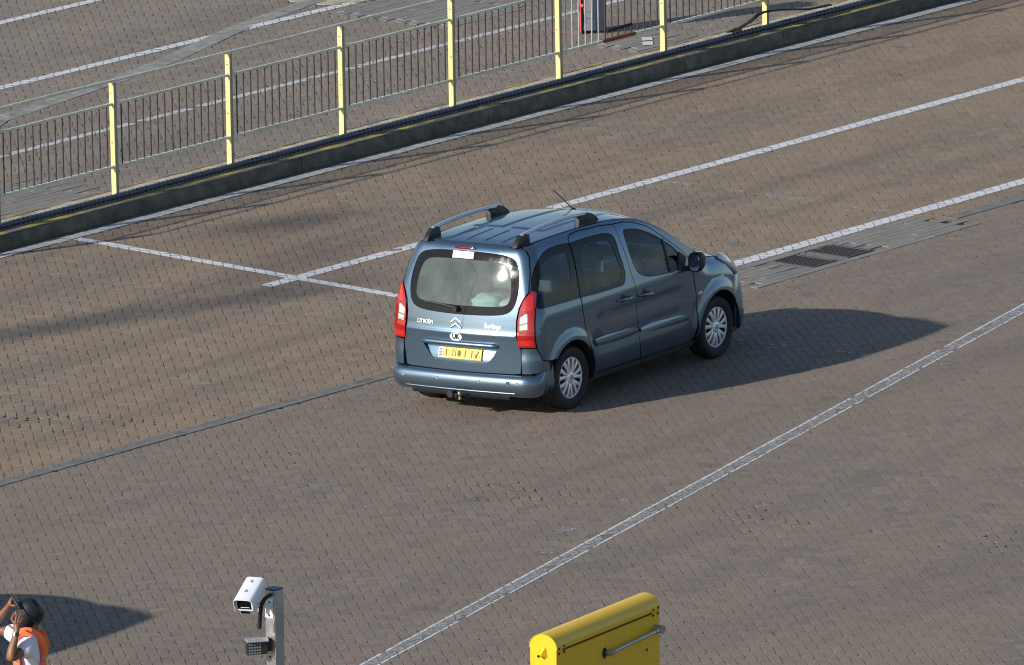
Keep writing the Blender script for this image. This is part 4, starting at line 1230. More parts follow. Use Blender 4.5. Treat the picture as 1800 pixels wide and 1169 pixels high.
# bumper ends below the tail lamps
HN = sp(('r', .704, .462), ('r', .707, .60), ('r', .705, .722), ('r', .868, .726)) if False else sp(('r', .708, .465), ('r', .706, .722), ('r', .847, .726), ('r', .865, .655), ('s', -.53, .600), ('s', -.47, .575), ('s', -.45, .572), ('s', -.45, .48))
me = panel_mesh('bumper_corner', HN, fmap, RD_, off=0.004, depth=0.02, gap=0.002, h=0.03, zoff=lambda t, z: 0.016 * (1 - sstep(.56, .70, z)))
me.materials.append(M['paint']); link('bumper_corner', me, None, rb); link('bumper_corner', mirror_mesh(me, 'bumper_corner'), None, rb)
bd_ = [(x, y) for x, y in bump_path(-.724, .886, .17, -.395) if y < .66]
sweep(bd_, [(.002, .258), (.014, .265), (.015, .274), (.006, .282)]).build('bumper_moulding', M['paint'], rb, smooth=60)
sweep([(x, y) for x, y in bp if y < .60], [(-.02, .200), (.0, .215), (.003, .252)]).build('bumper_valance', M['trim'], rb, smooth=60)
for y in (.68, .255, -.245, -.58, -.685):
    xs_ = min(bp, key=lambda q_: abs(q_[1] - abs(y)))
    r_ = .017 if y != -.58 else .024
    # position on the bumper face
    i_ = bp.index(xs_)
    tx_, ty_ = bp[min(i_ + 1, len(bp) - 1)][0] - bp[max(i_ - 1, 0)][0], bp[min(i_ + 1, len(bp) - 1)][1] - bp[max(i_ - 1, 0)][1]; L_ = math.hypot(tx_, ty_)
    t_ = abs(y) - xs_[1]
    px_ = xs_[0] + tx_ / L_ * t_ - ty_ / L_ * .0240; py_ = abs(y) + tx_ / L_ * .0240
    o = MB().lathe([(0.0, -.003), (r_ * .55, -.003), (r_ * .6, -.0005), (r_ * .85, -.004), (r_, 0.002)], 16, 'x').build('parking_sensor' if y != -.58 else 'towing_eye_cover', M['railmet'] if y != -.58 else M['paint'], rb, smooth=30)
    o.location = (px_, py_ if y > 0 else -py_, .375)
    o.rotation_euler = (0, 0, math.atan2(tx_, ty_) * (-1 if y > 0 else 1))
# towing ball
tb = empty('tow_bar'); tb.parent = car; tb.location = (-.78, 0, .22)
MB().tube(smooth_path([(.30, 0, -.02), (.10, 0, -.02), (-.02, -.02, -.01), (-.03, -.02, .03)], 4), 0.022, 10).build('arm', M['under'], tb, smooth=60)
MB().lathe([(0.0, .038), (.018, .032), (.026, .015), (.024, -.004), (.014, -.02), (.018, -.03), (.018, -.05)], 16, 'z', (-.03, -.06, .02)).build('ball', M['brass'], tb, smooth=60)
MB().lathe([(0.0, -.03), (.034, -.03), (.036, 0), (.034, .04), (0, .04)], 16, 'x', (0.01, .07, .01)).build('socket', M['trim'], tb, smooth=40)

# --- roof
ZE = lut([(-.45, 1.688), (-.38, 1.696), (-.2, 1.709), (.2, 1.7185), (.6, 1.7195), (1.0, 1.711), (1.3, 1.690), (1.5, 1.655), (1.6, 1.622), (1.7, 1.585), (1.9, 1.485), (2.1, 1.36), (2.3, 1.225), (2.55, 1.09)])
ZR = lut([(-.45, 1.692), (-.38, 1.708), (-.2, 1.728), (.2, 1.744), (.6, 1.751), (1.0, 1.745), (1.3, 1.727), (1.5, 1.70), (1.6, 1.677)])
YJ = lut([(-.45, .575), (-.2, .592), (.5, .602), (1.0, .614), (1.3, .648), (1.5, .682), (1.6, .702), (1.7, .724), (1.9, .764), (2.1, .804), (2.3, .838), (2.55, .870)])
def roofmap(x, y):
    e = min(1.0, abs(y) / YJ(x)); z = ZE(x) + (ZR(x) - ZE(x)) * (1 - e ** 2.4)
    return (x, y, z)
rf = [(-.395 + 0.05 * (y / .6) ** 2, y) for y in np.linspace(-.585, .585, 13)]
rl = [(x, YJ(x) - .004) for x in np.linspace(-.2, 1.58, 14)]
roof_out = rf + rl + [(1.60 + 0.10 * (1 - (y / .70) ** 2), y) for y in np.linspace(.69, -.69, 11)] + [(x, -y) for x, y in reversed(rl)]
def plateau(x, y):
    a = sstep(.22, .27, x) * (1 - sstep(1.40, 1.46, x)) * (1 - sstep(.40, .43, abs(y))) * (sstep(.035, .06, abs(y)))
    return 0.010 * a
me = panel_mesh('roof', roof_out, roofmap, (0, 0, 1), gap=0.003, depth=0.02, h=0.028, zoff=plateau); me.materials.append(M['paint'])
roof = link('roof', me, None, car)
for y in (-.31, -.10, .11, .32):
    rb_ = MB(); n = 26; vs = []
    for k in range(n):
        x = -.33 + .50 * k / (n - 1); z = roofmap(x, y)[2]; hgt = 0.007 * min(1, k / 2, (n - 1 - k) / 2)
        vs += [(x, y - .011, z + .0005), (x, y - .004, z + hgt), (x, y + .004, z + hgt), (x, y + .011, z + .0005)]
    rb_.v = vs; rb_.f = [(4 * k + j, 4 * k + 4 + j, 4 * k + 5 + j, 4 * k + 1 + j) for k in range(n - 1) for j in range(3)]
    rb_.build('roof_rib', M['paint'], roof, smooth=50)
for s_ in (1, -1):
    gs = MB(); n = 30; vs = []
    for k in range(n):
        x = -.36 + 1.92 * k / (n - 1); y = YJ(x); z = ZE(x)
        vs += [(x, s_ * (y - .010), z - .004), (x, s_ * (y + .014), z - .004)]
    gs.v = vs; gs.f = [(2 * k, 2 * k + 2, 2 * k + 3, 2 * k + 1) for k in range(n - 1)]
    gs.build('roof_gutter_seal', M['rubber'], roof)
    rr_ = empty('roof_rail'); rr_.parent = car; rr_.location = (0, s_ * .535, 0)
    pts = smooth_path([(-.30, 0, 1.795), (-.05, 0, 1.818), (.30, 0, 1.832), (.62, 0, 1.828), (.90, 0, 1.806)], 6)
    MB().tube(pts, 0.030, 12, sy=0.6).build('rail_bar', M['railmet'], rr_, smooth=60)
    for nm, pr in (('rear_foot', [(-.44, 1.694), (-.40, 1.745), (-.34, 1.79), (-.275, 1.812), (-.20, 1.800), (-.19, 1.70)]), ('front_foot', [(.70, 1.708), (.71, 1.802), (.86, 1.826), (.945, 1.805), (1.03, 1.755), (1.08, 1.70)])):
        MB().prism(pr, -.031, .031, 'y').build('rail_foot', M['trim'], rr_, bevel=0.008, smooth=40)
am = MB().tube([(1.46, 0, 1.700), (1.44, 0, 1.722)], [0.03, 0.018], 10).tube(smooth_path([(1.44, 0, 1.72), (1.27, 0, 1.855), (1.10, 0, 1.975)], 4), [0.0055] * 9, 6)
am.build('antenna', M['trim'], car, smooth=60)

# --- windscreen and bonnet, front bumper, lamps
def scr(s, v):       # s 0 top .. 1 bottom, v -1..1
    x = 1.60 + .90 * s; z = ZE(x); y = YJ(x)
    e = 1 - abs(v) ** 2
    return (x + 0.16 * e * (0.6 + 0.4 * s), v * (y - 0.012), z + 0.035 * e * (1 - s) + 0.0)
wsm = MB(); a_, b_ = 12, 16
wsm.v = [scr(i / a_, -1 + 2 * j / b_) for i in range(a_ + 1) for j in range(b_ + 1)]
wsm.f = [(i * (b_ + 1) + j, (i + 1) * (b_ + 1) + j, (i + 1) * (b_ + 1) + j + 1, i * (b_ + 1) + j + 1) for i in range(a_) for j in range(b_)]
wsm.build('windscreen', M['glass'], car, smooth=80)
YH = lut([(2.36, .80), (2.6, .785), (2.9, .75), (3.2, .68), (3.4, .57), (3.55, .40)])
ZH = lut([(2.36, 1.12), (2.6, 1.128), (2.9, 1.095), (3.2, 1.015), (3.4, .925), (3.55, .81)])
def hood(x, y):
    e = min(1, abs(y) / YH(x)); zs = ZS(x) + 0.0
    return (x, y, zs - 0.004 + (ZH(x) - zs + 0.012) * (1 - e ** 2.2))
ho = [(2.40 + 0.2 * (1 - (y / .79) ** 2), y) for y in np.linspace(-.79, .79, 13)] + [(x, YH(x)) for x in np.linspace(2.5, 3.40, 8)] + [(3.53 - 0.12 * (y / .55) ** 2, y) for y in np.linspace(.53, -.53, 9)] + [(x, -YH(x)) for x in np.linspace(3.40, 2.5, 8)]
me = panel_mesh('bonnet', ho, hood, (0, 0, 1), gap=0.004, depth=0.03, h=0.05); me.materials.append(M['paint']); link('bonnet', me, None, car)
for s_ in (1, -1):
    hl_ = MB(); A0, A1 = Vector((2.90, .775, 1.022)), Vector((3.38, .665, .762)); dd = (A1 - A0) / 2; mid_ = (A0 + A1) / 2
    nn_ = Vector((.50, .60, .62)).normalized(); bb_ = dd.normalized().cross(nn_).normalized(); nn_ = bb_.cross(dd.normalized())
    for i_ in range(13):
        th = PI * i_ / 12
        for k in range(16):
            ph = 2 * PI * k / 16; rr_ = math.sin(th) ** 0.8
            p_ = mid_ - dd * math.cos(th) + bb_ * (.095 * rr_ * math.cos(ph)) + nn_ * (.045 * rr_ * math.sin(ph)) + nn_ * (.026 * math.sin(th))
            hl_.v.append((p_.x, s_ * p_.y, p_.z))
    hl_.f = [(i_ * 16 + k, i_ * 16 + (k + 1) % 16, (i_ + 1) * 16 + (k + 1) % 16, (i_ + 1) * 16 + k) for i_ in range(12) for k in range(16)]
    hl_.build('headlamp', M['headl'], car, smooth=70)
fpath = [(3.60, y) for y in np.linspace(0, .29, 6)] + [(3.10 + .50 * math.sin(th), .30 + .545 * math.cos(th)) for th in np.linspace(PI / 2, 0, 14)] + [(3.08, .846), (3.055, .848)]
sweep(fpath, lambda x, y: [(-.08, .19), (-.03, .20), (.002, .25), (.012, .38), (.010, .50), (-.004, .62), (-.03, .72), (-.06, .775), (-.12, .80)], -1).build('front_bumper', M['paint'], car, smooth=50)
# --- door mirrors
for s_, par in ((1, fdL), (-1, fdR)):
    mr = empty('door_mirror'); mr.parent = car; mr.location = (2.13, s_ * .885, 1.07)
    hs = MB(); secs = [(-.015, .072, .094), (.0, .082, .104), (.05, .080, .101), (.10, .065, .083), (.14, .035, .048)]
    vs = []; n = 20
    for (x, a, b) in secs:
        for k in range(n):
            th = 2 * PI * k / n; c_, d_ = math.cos(th), math.sin(th)
            q_ = (abs(c_) ** 3 + abs(d_) ** 3) ** (-1 / 3)
            vs.append((x - 0.12 * 0, s_ * (.118 + a * c_ * q_), .045 + b * d_ * q_ + 0.01 * c_))
    hs.v = vs; hs.f = [(i * n + k, i * n + (k + 1) % n, (i + 1) * n + (k + 1) % n, (i + 1) * n + k) for i in range(len(secs) - 1) for k in range(n)] + [tuple((len(secs) - 1) * n + k for k in range(n))]
    hs.build('mirror_housing', M['trim'], mr, smooth=50)
    gm = MB(); gm.prism([(s_ * (.125 + .066 * math.cos(2 * PI * k / 20) * (abs(math.cos(2 * PI * k / 20)) ** 3 + abs(math.sin(2 * PI * k / 20)) ** 3) ** (-1 / 3)), .045 + .087 * math.sin(2 * PI * k / 20) * (abs(math.cos(2 * PI * k / 20)) ** 3 + abs(math.sin(2 * PI * k / 20)) ** 3) ** (-1 / 3)) for k in range(20)], -.012, -.008, 'x')
    g_ = gm.build('mirror_glass', M['chrome'], mr); g_.rotation_euler = (0, 0.04, s_ * 0.12)
    MB().box((.06, s_ * .02, -.03), (.09, .11, .05)).build('mirror_arm', M['trim'], mr, bevel=0.01, smooth=40)

# --- wheels
def make_wheel():
    w = empty('wheel'); w.parent = car
    # outer side is -y (right hand wheel)
    prof = [(.205, .085), (.225, .095), (.265, .103), (.298, .100), (.312, .090), (.318, .070), (.319, .052), (.312, .050), (.312, .042), (.319, .040), (.319, .006), (.312, .004), (.312, -.004), (.319, -.006), (.319, -.040), (.312, -.042), (.312, -.050), (.319, -.052), (.318, -.070), (.312, -.090), (.298, -.100), (.265, -.103), (.225, -.095), (.208, -.083)]
    ty = MB().lathe(prof, 48, 'y').build('tyre', M['tyre'], w, smooth=50)
    MB().lathe([(0.02, -.052), (.20, -.052), (.208, -.08), (.208, .085), (.02, .06)], 32, 'y').build('rim', M['under'], w, smooth=40)
    hc = MB()
    hc.lathe([(.193, -.073), (.196, -.080), (.206, -.082), (.2145, -.078), (.2145, -.066), (.193, -.066)], 56, 'y', closed=True)
    hc.lathe([(0.0, -.090), (.03, -.089), (.052, -.084), (.066, -.074), (.066, -.055)], 28, 'y')
    hub = hc.build('wheel_trim', M['alloy'], w, smooth=40)
    ns = 7
    # seven pairs of blades: long slots between pairs, short slots inside each pair
    for k in range(ns):
        c0 = 2 * PI * (k + 0.25) / ns
        for sgn in (-1, 1):
            bl_ = MB(); vs = []
            rr = [.055, .085, .12, .16, .197]
            inner = [0.0, 0.0, 0.04, 0.095, 0.115]           # gap between the two blades of a pair (half angle)
            outer = [0.44, 0.335, 0.305, 0.320, 0.335]
            yy = [-.076, -.080, -.083, -.082, -.077]
            for r_, i_, o_, y_ in zip(rr, inner, outer, yy):
                a0, a1 = c0 + sgn * i_, c0 + sgn * o_
                am_ = (a0 + a1) / 2
                vs += [(r_ * math.cos(a0), y_, r_ * math.sin(a0)), (r_ * math.cos(am_), y_ - .004, r_ * math.sin(am_)), (r_ * math.cos(a1), y_, r_ * math.sin(a1)),
                       (r_ * math.cos(a1), y_ + .02, r_ * math.sin(a1)), (r_ * math.cos(a0), y_ + .02, r_ * math.sin(a0))]
            m_ = 5
            bl_.v = vs; bl_.f = [(i * m_ + j, (i + 1) * m_ + j, (i + 1) * m_ + (j + 1) % m_, i * m_ + (j + 1) % m_) for i in range(len(rr) - 1) for j in range(m_)]
            bl_.build('blade', M['alloy'], hub, smooth=30)
    bd = MB()
    for dz in (-.012, .008):
        bd.prism([(-.022, dz), (-.022, dz + .006), (0, dz + .02), (.022, dz + .006), (.022, dz), (0, dz + .013)], -.0925, -.089, 'y')
    bd.build('hub_badge', M['plas'], hub)
    return w
w0 = make_wheel(); w0.location = (0, -.775, .319)
for (x, y, s_) in ((2.728, -.760, 1), (0, .775, -1), (2.728, .760, -1)):
    w = copy_tree(w0, car)
    w.location = (x, y, .319); w.rotation_euler = (0, rnd.uniform(0, 1) if x else 0.3, 0 if s_ > 0 else PI)
w0.rotation_euler = (0, 0.12, 0)
# wheel housings and underbody
for (cx, cz) in WHEELS:
    for s_ in (1, -1):
        wm = MB(); n = 22
        aa = [R(-12 + 204 * k / n) for k in range(n + 1)]
        for a in aa:
            wm.v += [(cx + .395 * math.cos(a), s_ * .885, cz + .395 * math.sin(a)), (cx + .395 * math.cos(a), s_ * .54, cz + .395 * math.sin(a))]
        wm.f = [(2 * k, 2 * k + 2, 2 * k + 3, 2 * k + 1) for k in range(n)] + [tuple(2 * k + 1 for k in range(n + 1))]
        wm.build('wheel_housing', M['under'], car)
MB().bbox((-.62, -.54, .185), (3.35, .54, .40)).bbox((2.3, -.74, .60), (2.66, .74, 1.03)).bbox((.40, -.78, .185), (2.32, .78, .33)).bbox((-.655, -.78, .26), (-.44, .78, .44)).build('underbody', M['under'], car)
# dark inner skin behind the shut lines (sides)
inn = [(-.50, .30), (-.45, .30)] + arch(-.02, .325, .40, 170, 8) + [(.42, .26), (2.30, .25)] + arch(2.722, .325, .40, 176, 30) + [(3.05, .75), (2.88, .92), (2.3, 1.05), (1.2, 1.03), (.2, 1.05), (-.5, 1.07), (-.56, .9), (-.58, .5)]
me = panel_mesh('inner_skin', sp(*S(inn)), fmap, SD, gap=0, off=-0.034, depth=0.001, h=0.07); both('inner_skin', me, M['under'], car)
for nm, pl in (('b_pillar', [(1.10, 1.02), (1.24, 1.02), (1.18, 1.64), (1.06, 1.66)]), ('c_pillar', [(.15, 1.06), (.30, 1.06), (.36, 1.66), (.22, 1.67)]), ('d_pillar', [(-.56, 1.05), (-.49, 1.05), (-.40, 1.45), (-.25, 1.60), (.20, 1.66), (1.4, 1.63), (1.4, 1.69), (-.2, 1.70), (-.44, 1.62), (-.52, 1.4)])):
    me = panel_mesh('inner_pillar', sp(*S(pl)), fmap, SD, gap=0, off=-0.045, depth=0.001, h=0.08); both('inner_pillar', me, M['plas'], car)

# --- cabin
MB().bbox((-.50, -.76, .42), (.45, .76, .46)).bbox((.45, -.76, .34), (2.35, .76, .38)).build('cabin_floor', M['plas'], car)
hdl = MB(); hdl.v = [(x, s_ * (YJ(x) - .02), ZE(x) - .035) for x in np.linspace(-.36, 1.55, 9) for s_ in (-1, 1)]; hdl.f = [(2 * k, 2 * k + 2, 2 * k + 3, 2 * k + 1) for k in range(8)]
hdl.build('headliner', M['head'], car)
MB().prism([(2.42, 1.05), (2.05, 1.06), (1.93, 1.0), (1.90, .78), (2.0, .60), (2.40, .50)], -.74, .74, 'y').build('dashboard', M['plas'], car, bevel=0.03, smooth=50)
def seat(x, y, w, hgt, name='seat', rear_=False):
    s = empty(name); s.parent = car; s.location = (x, y, .40)
    MB().box((.10, 0, .17), (.50, w, .14)).build('cushion', M['cloth'], s, bevel=0.04, smooth=60)
    MB().box((-.17, 0, .17 + hgt / 2), (.13, w, hgt), Matrix.Rotation(-0.22, 3, 'Y')).build('backrest', M['cloth'], s, bevel=0.045, smooth=60)
    hz = .17 + hgt + .13
    MB().box((-.27, 0, hz), (.09, .25, .17), Matrix.Rotation(-0.12, 3, 'Y')).build('headrest', M['cloth'], s, bevel=0.035, smooth=60)
    MB().tube([(-.24, .06, hz - .22), (-.262, .06, hz - .02)], .006, 6).tube([(-.24, -.06, hz - .22), (-.262, -.06, hz - .02)], .006, 6).build('headrest_rod', M['chrome'], s)
    return s
for y in (.40, -.40): seat(1.32, y, .50, .60)
for y in (.47, 0, -.47): seat(.42, y, .44, .52)
sw = MB(); n = 28; vs = []
for k in range(n):
    a = 2 * PI * k / n
    for j in range(8):
        b = 2 * PI * j / 8; rr = .18 + .016 * math.cos(b)
        vs.append((.016 * math.sin(b), rr * math.cos(a), rr * math.sin(a)))
sw.v = vs; sw.f = [(k * 8 + j, ((k + 1) % n) * 8 + j, ((k + 1) % n) * 8 + (j + 1) % 8, k * 8 + (j + 1) % 8) for k in range(n) for j in range(8)]
sw.box((0.02, 0, 0), (.05, .14, .10)).box((.015, 0, -.01), (.02, .33, .04))
swo = sw.build('steering_wheel', M['trim'], car, smooth=50); swo.location = (1.85, -.40, 1.0); swo.rotation_euler = (0, 0.45, 0)
MB().prism([(-.46, .46), (-.05, .46), (.02, .95), (-.05, 1.0), (-.47, .98)], -.70, .70, 'y').build('luggage_cover', M['plas'], car, bevel=0.02)

# ------------------------------------------------------------------ people helpers
def skin_mesh(name, joints, bones, mat, parent, sub=2, root=0, extra=None):
    """one continuous surface grown round connected joints: joints = [(x, y, z, ra, rb)]"""
    me = bpy.data.meshes.new(name)
    me.from_pydata([j[:3] for j in joints], bones, []); me.update()
    ob = bpy.data.objects.new(name, me); COL.objects.link(ob)
    md = ob.modifiers.new('skin', 'SKIN'); md.use_smooth_shade = True
    sv = me.skin_vertices[0].data
    for i, j in enumerate(joints):
        sv[i].radius = (j[3], j[4] if len(j) > 4 else j[3]); sv[i].use_root = (i == root)
    ss = ob.modifiers.new('sub', 'SUBSURF'); ss.levels = sub; ss.render_levels = sub
    dg = bpy.context.evaluated_depsgraph_get()
    m2 = bpy.data.meshes.new_from_object(ob.evaluated_get(dg))
    bpy.data.objects.remove(ob)
    m2.name = name; m2.materials.clear()
    o = link(name, m2, mat, parent, smooth=True)
    return o
M['skin'] = simple('skin', (0.23, 0.105, 0.055), 0.5, var=0.1, scale=20)
M['skin2'] = simple('driver_skin', (0.45, 0.27, 0.19), 0.5, var=0.1)
M['shirt'] = simple('white_shirt', (0.74, 0.75, 0.80), 0.85, var=0.06, scale=14, bmp=0.4)
M['vest'] = simple('orange_vest', (0.90, 0.20, 0.06), 0.7, var=0.08, scale=20)
M['vest_edge'] = simple('pink_piping', (0.85, 0.10, 0.16), 0.6, var=0.05)
M['reflect'] = simple('reflective_band', (0.42, 0.42, 0.43), 0.4, 0.3, var=0.1)
M['trous'] = simple('dark_trousers', (0.02, 0.022, 0.03), 0.9)
M['hat'] = simple('black_hard_hat', (0.008, 0.010, 0.012), 0.5, var=0.1, coat=0.05)
M['hair'] = simple('dark_hair', (0.012, 0.010, 0.009), 0.7)
M['shoe'] = simple('black_shoe', (0.012, 0.012, 0.012), 0.5)
M['bagblue'] = simple('pale_blue_bag', (0.45, 0.66, 0.68), 0.7, var=0.15, scale=10, bmp=0.5)
M['bagwhite'] = simple('white_bag', (0.70, 0.72, 0.70), 0.7, var=0.15, scale=10, bmp=0.5)
M['greyjumper'] = simple('grey_jumper', (0.22, 0.24, 0.27), 0.9)

# luggage seen through the rear window
def lump(name, c, d, mat, label, seed):
    r_ = random.Random(seed); bm = bmesh.new(); bmesh.ops.create_icosphere(bm, subdivisions=3, radius=1)
    for v in bm.verts:
        n = v.co.normalized(); q = 1 + 0.10 * math.sin(5 * n.x + seed) * math.sin(4 * n.y) + 0.06 * math.sin(9 * n.z + 2 * n.x)
        e = (abs(n.x) ** 4 + abs(n.y) ** 4 + abs(n.z) ** 4) ** (-0.25)
        v.co = Vector((n.x * d[0], n.y * d[1], n.z * d[2])) * e * q
    me = bpy.data.meshes.new(name); bm.to_mesh(me); bm.free()
    o = link(name, me, mat, None, True); o.matrix_world = CAR_M @ Matrix.Translation(c)
    return tag(o, label, 'bag', 'bags in the boot of the car')
lump('bag', (-.27, -.10, 1.075), (.13, .17, .085), M['bagblue'], 'pale blue bag behind the rear window of the car', 1)
lump('bag', (-.26, -.40, 1.065), (.13, .13, .075), M['bagwhite'], 'white bag behind the right half of the rear window', 5)

# driver
drv = empty('person', (0, 0, 0), 0, 'person in grey top sitting at the wheel inside the car', 'person')
drv.matrix_world = CAR_M @ Matrix.Translation((1.28, -.40, .50))
dj = [(0, 0, .12, .15, .12), (-.05, 0, .32, .16, .12), (-.10, 0, .52, .17, .11), (-.10, 0, .63, .06, .06), (-.09, 0, .70, .055, .055), (-.07, 0, .80, .085, .095), (-.07, 0, .88, .06, .07),
      (-.10, .18, .55, .07, .06), (.10, .24, .36, .055, .05), (.36, .17, .42, .04, .035), (.46, .15, .45, .035, .03),
      (-.10, -.18, .55, .07, .06), (.10, -.24, .36, .055, .05), (.36, -.17, .42, .04, .035), (.46, -.15, .45, .035, .03),
      (.05, .09, .10, .09, .08), (.45, .11, .12, .07, .07), (.62, .11, -.06, .05, .05), (.70, .11, -.09, .04, .03),
      (.05, -.09, .10, .09, .08), (.45, -.11, .12, .07, .07), (.62, -.11, -.06, .05, .05), (.70, -.11, -.09, .04, .03)]
db = [(0, 1), (1, 2), (2, 3), (3, 4), (4, 5), (5, 6), (2, 7), (7, 8), (8, 9), (9, 10), (2, 11), (11, 12), (12, 13), (13, 14), (0, 15), (15, 16), (16, 17), (17, 18), (0, 19), (19, 20), (20, 21), (21, 22)]
skin_mesh('body', dj, db, M['skin2'], drv)
skin_mesh('top', [(0, 0, .12, .165, .135), (-.05, 0, .32, .175, .135), (-.10, 0, .52, .185, .125), (-.10, 0, .60, .08, .08), (-.10, .18, .55, .08, .07), (.10, .24, .36, .065, .06), (.30, .185, .405, .05, .045), (-.10, -.18, .55, .08, .07), (.10, -.24, .36, .065, .06), (.30, -.185, .405, .05, .045)],
          [(0, 1), (1, 2), (2, 3), (2, 4), (4, 5), (5, 6), (2, 7), (7, 8), (8, 9)], M['greyjumper'], drv)
hm_ = MB().lathe([(0.0, .112), (.05, .104), (.088, .07), (.102, .02), (.098, -.03), (.085, -.06)], 20, 'z').build('hair', M['hair'], drv, smooth=60)
hm_.location = (-.085, 0, .83)

# a second car waits just outside the picture; its shadow reaches into the lower left corner
car2 = copy_tree(car, None, skip=('maker_lettering', 'model_lettering', 'country_sticker', 'number_plate'))
off2 = Vector((-9.244 - 4.79 - 0.33, -3.061 + 1.794 - 0.15, 0)); off2.z = -SLOPE * off2.y
car2.matrix_world = Matrix.Translation(off2 + Vector((0, 0, 0.0))) @ CAR_M
tag(car2, 'second high roofed car outside the left edge, only its shadow shows', 'car')

# tall lighting column outside the picture on the left (its shadow lies across the lanes)
lc = empty('lighting_column', (-41.0, 20.8, ISL), 0, 'tall grey lighting mast outside the left edge, only its shadow shows', 'lamp post')
MB().tube([(0, 0, 0), (0, 0, 1.5), (0, 0, 1.55), (0, 0, 19.6)], [.30, .30, .24, .15], 16).build('column', M['galv'], lc, smooth=40)
MB().tube([(0, 0, 19.3), (.5, .9, 19.55), (1.7, 2.2, 19.6)], .06, 10).build('bracket', M['galv'], lc, smooth=40)
MB().box((2.2, 2.5, 19.6), (1.3, .5, .14), Matrix.Rotation(-0.34, 3, 'Z'), taper=0.8).build('lantern', M['galv'], lc, bevel=0.02)

# ------------------------------------------------------------------ screen-aligned local frame used by the foreground objects
AX = Matrix(((R0.x, math.cos(HEAD), 0), (R0.y, math.sin(HEAD), 0), (0, 0, 1)))
def frame_at(x, y, z, rz=0.0):
    return Matrix.Translation((x, y, z)) @ Matrix.Rotation(HEAD - PI / 2 + rz, 4, 'Z')

# ------------------------------------------------------------------ camera post (left foreground)
M['post_al'] = simple('galvanised_square_post', (0.46, 0.465, 0.47), 0.36, 0.75, var=0.12, scale=9, dirt=(0.36, 0.34, 0.28), dirt_amt=0.6, dirt_scale=4)
M['camwhite'] = simple('white_housing', (0.78, 0.79, 0.82), 0.35, var=0.02)
M['lens'] = simple('dark_lens', (0.006, 0.006, 0.008), 0.08)
M['dkplastic'] = simple('dark_plastic', (0.028, 0.030, 0.032), 0.45)
M['led'] = simple('led_array', (0.30, 0.30, 0.28), 0.3, 0.3, var=0.3, scale=80)
cpx, cpy = -19.2, -12.88
ptop = 3.80; pg = gz(cpy)
cp = empty('camera_post', (cpx, cpy, pg), 0, 'square galvanised post with a blue cap carrying the surveillance camera', 'post')
cp.rotation_euler = (0, 0, HEAD - PI / 2 + R(48))
hp_ = ptop - pg
MB().bbox((-.05, -.05, .0), (.05, .05, hp_ - .70)).build('lower_post', M['post_al'], cp, bevel=0.006)
MB().bbox((-.0535, -.0535, hp_ - .695), (.0535, .0535, hp_ - .012)).build('upper_post', M['post_al'], cp, bevel=0.007)
MB().bbox((-.055, -.055, hp_ - .708), (.055, .055, hp_ - .696)).build('joint_seal', M['rubber'], cp)
MB().bbox((-.054, -.054, hp_ - .011), (.054, .054, hp_)).build('cap', simple('dark_blue_cap', (0.03, 0.04, 0.08), 0.4), cp, bevel=0.004)
MB().bbox((-.12, -.12, 0), (.12, .12, .015)).build('base_plate', M['post_al'], cp)
# left visible face is local -x; plates and screws on it
for (z0, z1, nm) in ((hp_ - .235, hp_ - .075, 'upper_plate'), (hp_ - .57, hp_ - .42, 'lower_plate')):
    MB().bbox((-.059, -.04, z0), (-.0545, .046, z1)).build('bracket_plate', M['camwhite'] if nm == 'upper_plate' else M['post_al'], cp, bevel=0.003, segs=1)
    for zz in (z0 + .02, z1 - .03):
        b_ = MB().lathe([(0, -.004), (.008, -.004), (.009, 0)], 10, 'x').build('screw', M['lens'], cp); b_.location = (-.0592, 0.0, zz)
# camera: own frame with x right, y away, z up as seen
def to_world(fr, pts): return [fr @ Vector(p) for p in pts]
FR = frame_at(cpx, cpy, 0)
sc_ = 228.0                         # picture pixels per metre at this distance
def PX(px, py, dep=0.0):            # picture position near the post -> local (right, away, up)
    return Vector(((px - 484.0) / sc_, dep, ptop + (1031.0 - py) / (sc_ * 0.972)))
cmr = empty('surveillance_camera', (0, 0, 0), 0, 'white boxy surveillance camera under a sunshield on the square post', 'camera')
cmr.matrix_world = FR @ Matrix.Translation(PX(442, 1030, -.22)) @ Matrix.Rotation(R(-18), 4, 'Z') @ Matrix.Rotation(R(19), 4, 'X') @ Matrix.Scale(0.90, 4)
# local: lens looks along -y
MB().bbox((-.072, -.16, -.055), (.072, .17, .05)).build('housing', M['camwhite'], cmr, bevel=0.012, smooth=40)
sh = MB(); prf = [(-.088, -.065), (-.088, .045), (-.078, .060), (-.055, .067), (.055, .067), (.078, .060), (.088, .045), (.088, -.03)]
inn_ = [(x * .955, z - .005 if z > 0 else z) for x, z in prf]
for y_ in (-.205, .175): sh.v += [(x, y_ + (0.02 if (z < 0 and y_ < 0) else 0), z) for x, z in prf] + [(x, y_ + (0.02 if (z < 0 and y_ < 0) else 0), z) for x, z in inn_]
n = len(prf)
sh.f = [(i, i + 1, 2 * n + i + 1, 2 * n + i) for i in range(n - 1)] + [(n + i, 2 * n + n + i, 2 * n + n + i + 1, n + i + 1) for i in range(n - 1)] + [(i, n + i, n + i + 1, i + 1) for i in range(n - 1)] + [(2 * n + i, 2 * n + i + 1, 3 * n + i + 1, 3 * n + i) for i in range(n - 1)]
sh.build('sunshield', M['camwhite'], cmr, smooth=40)
MB().bbox((-.064, -.170, -.048), (.064, -.158, .044)).build('front_window', M['lens'], cmr)
MB().bbox((-.075, -.172, -.060), (.075, -.160, -.050)).bbox((-.075, -.172, .046), (.075, -.160, .052)).bbox((-.075, -.172, -.05), (-.0655, -.160, .046)).bbox((.0655, -.172, -.05), (.075, -.160, .046)).build('front_frame', M['camwhite'], cmr)
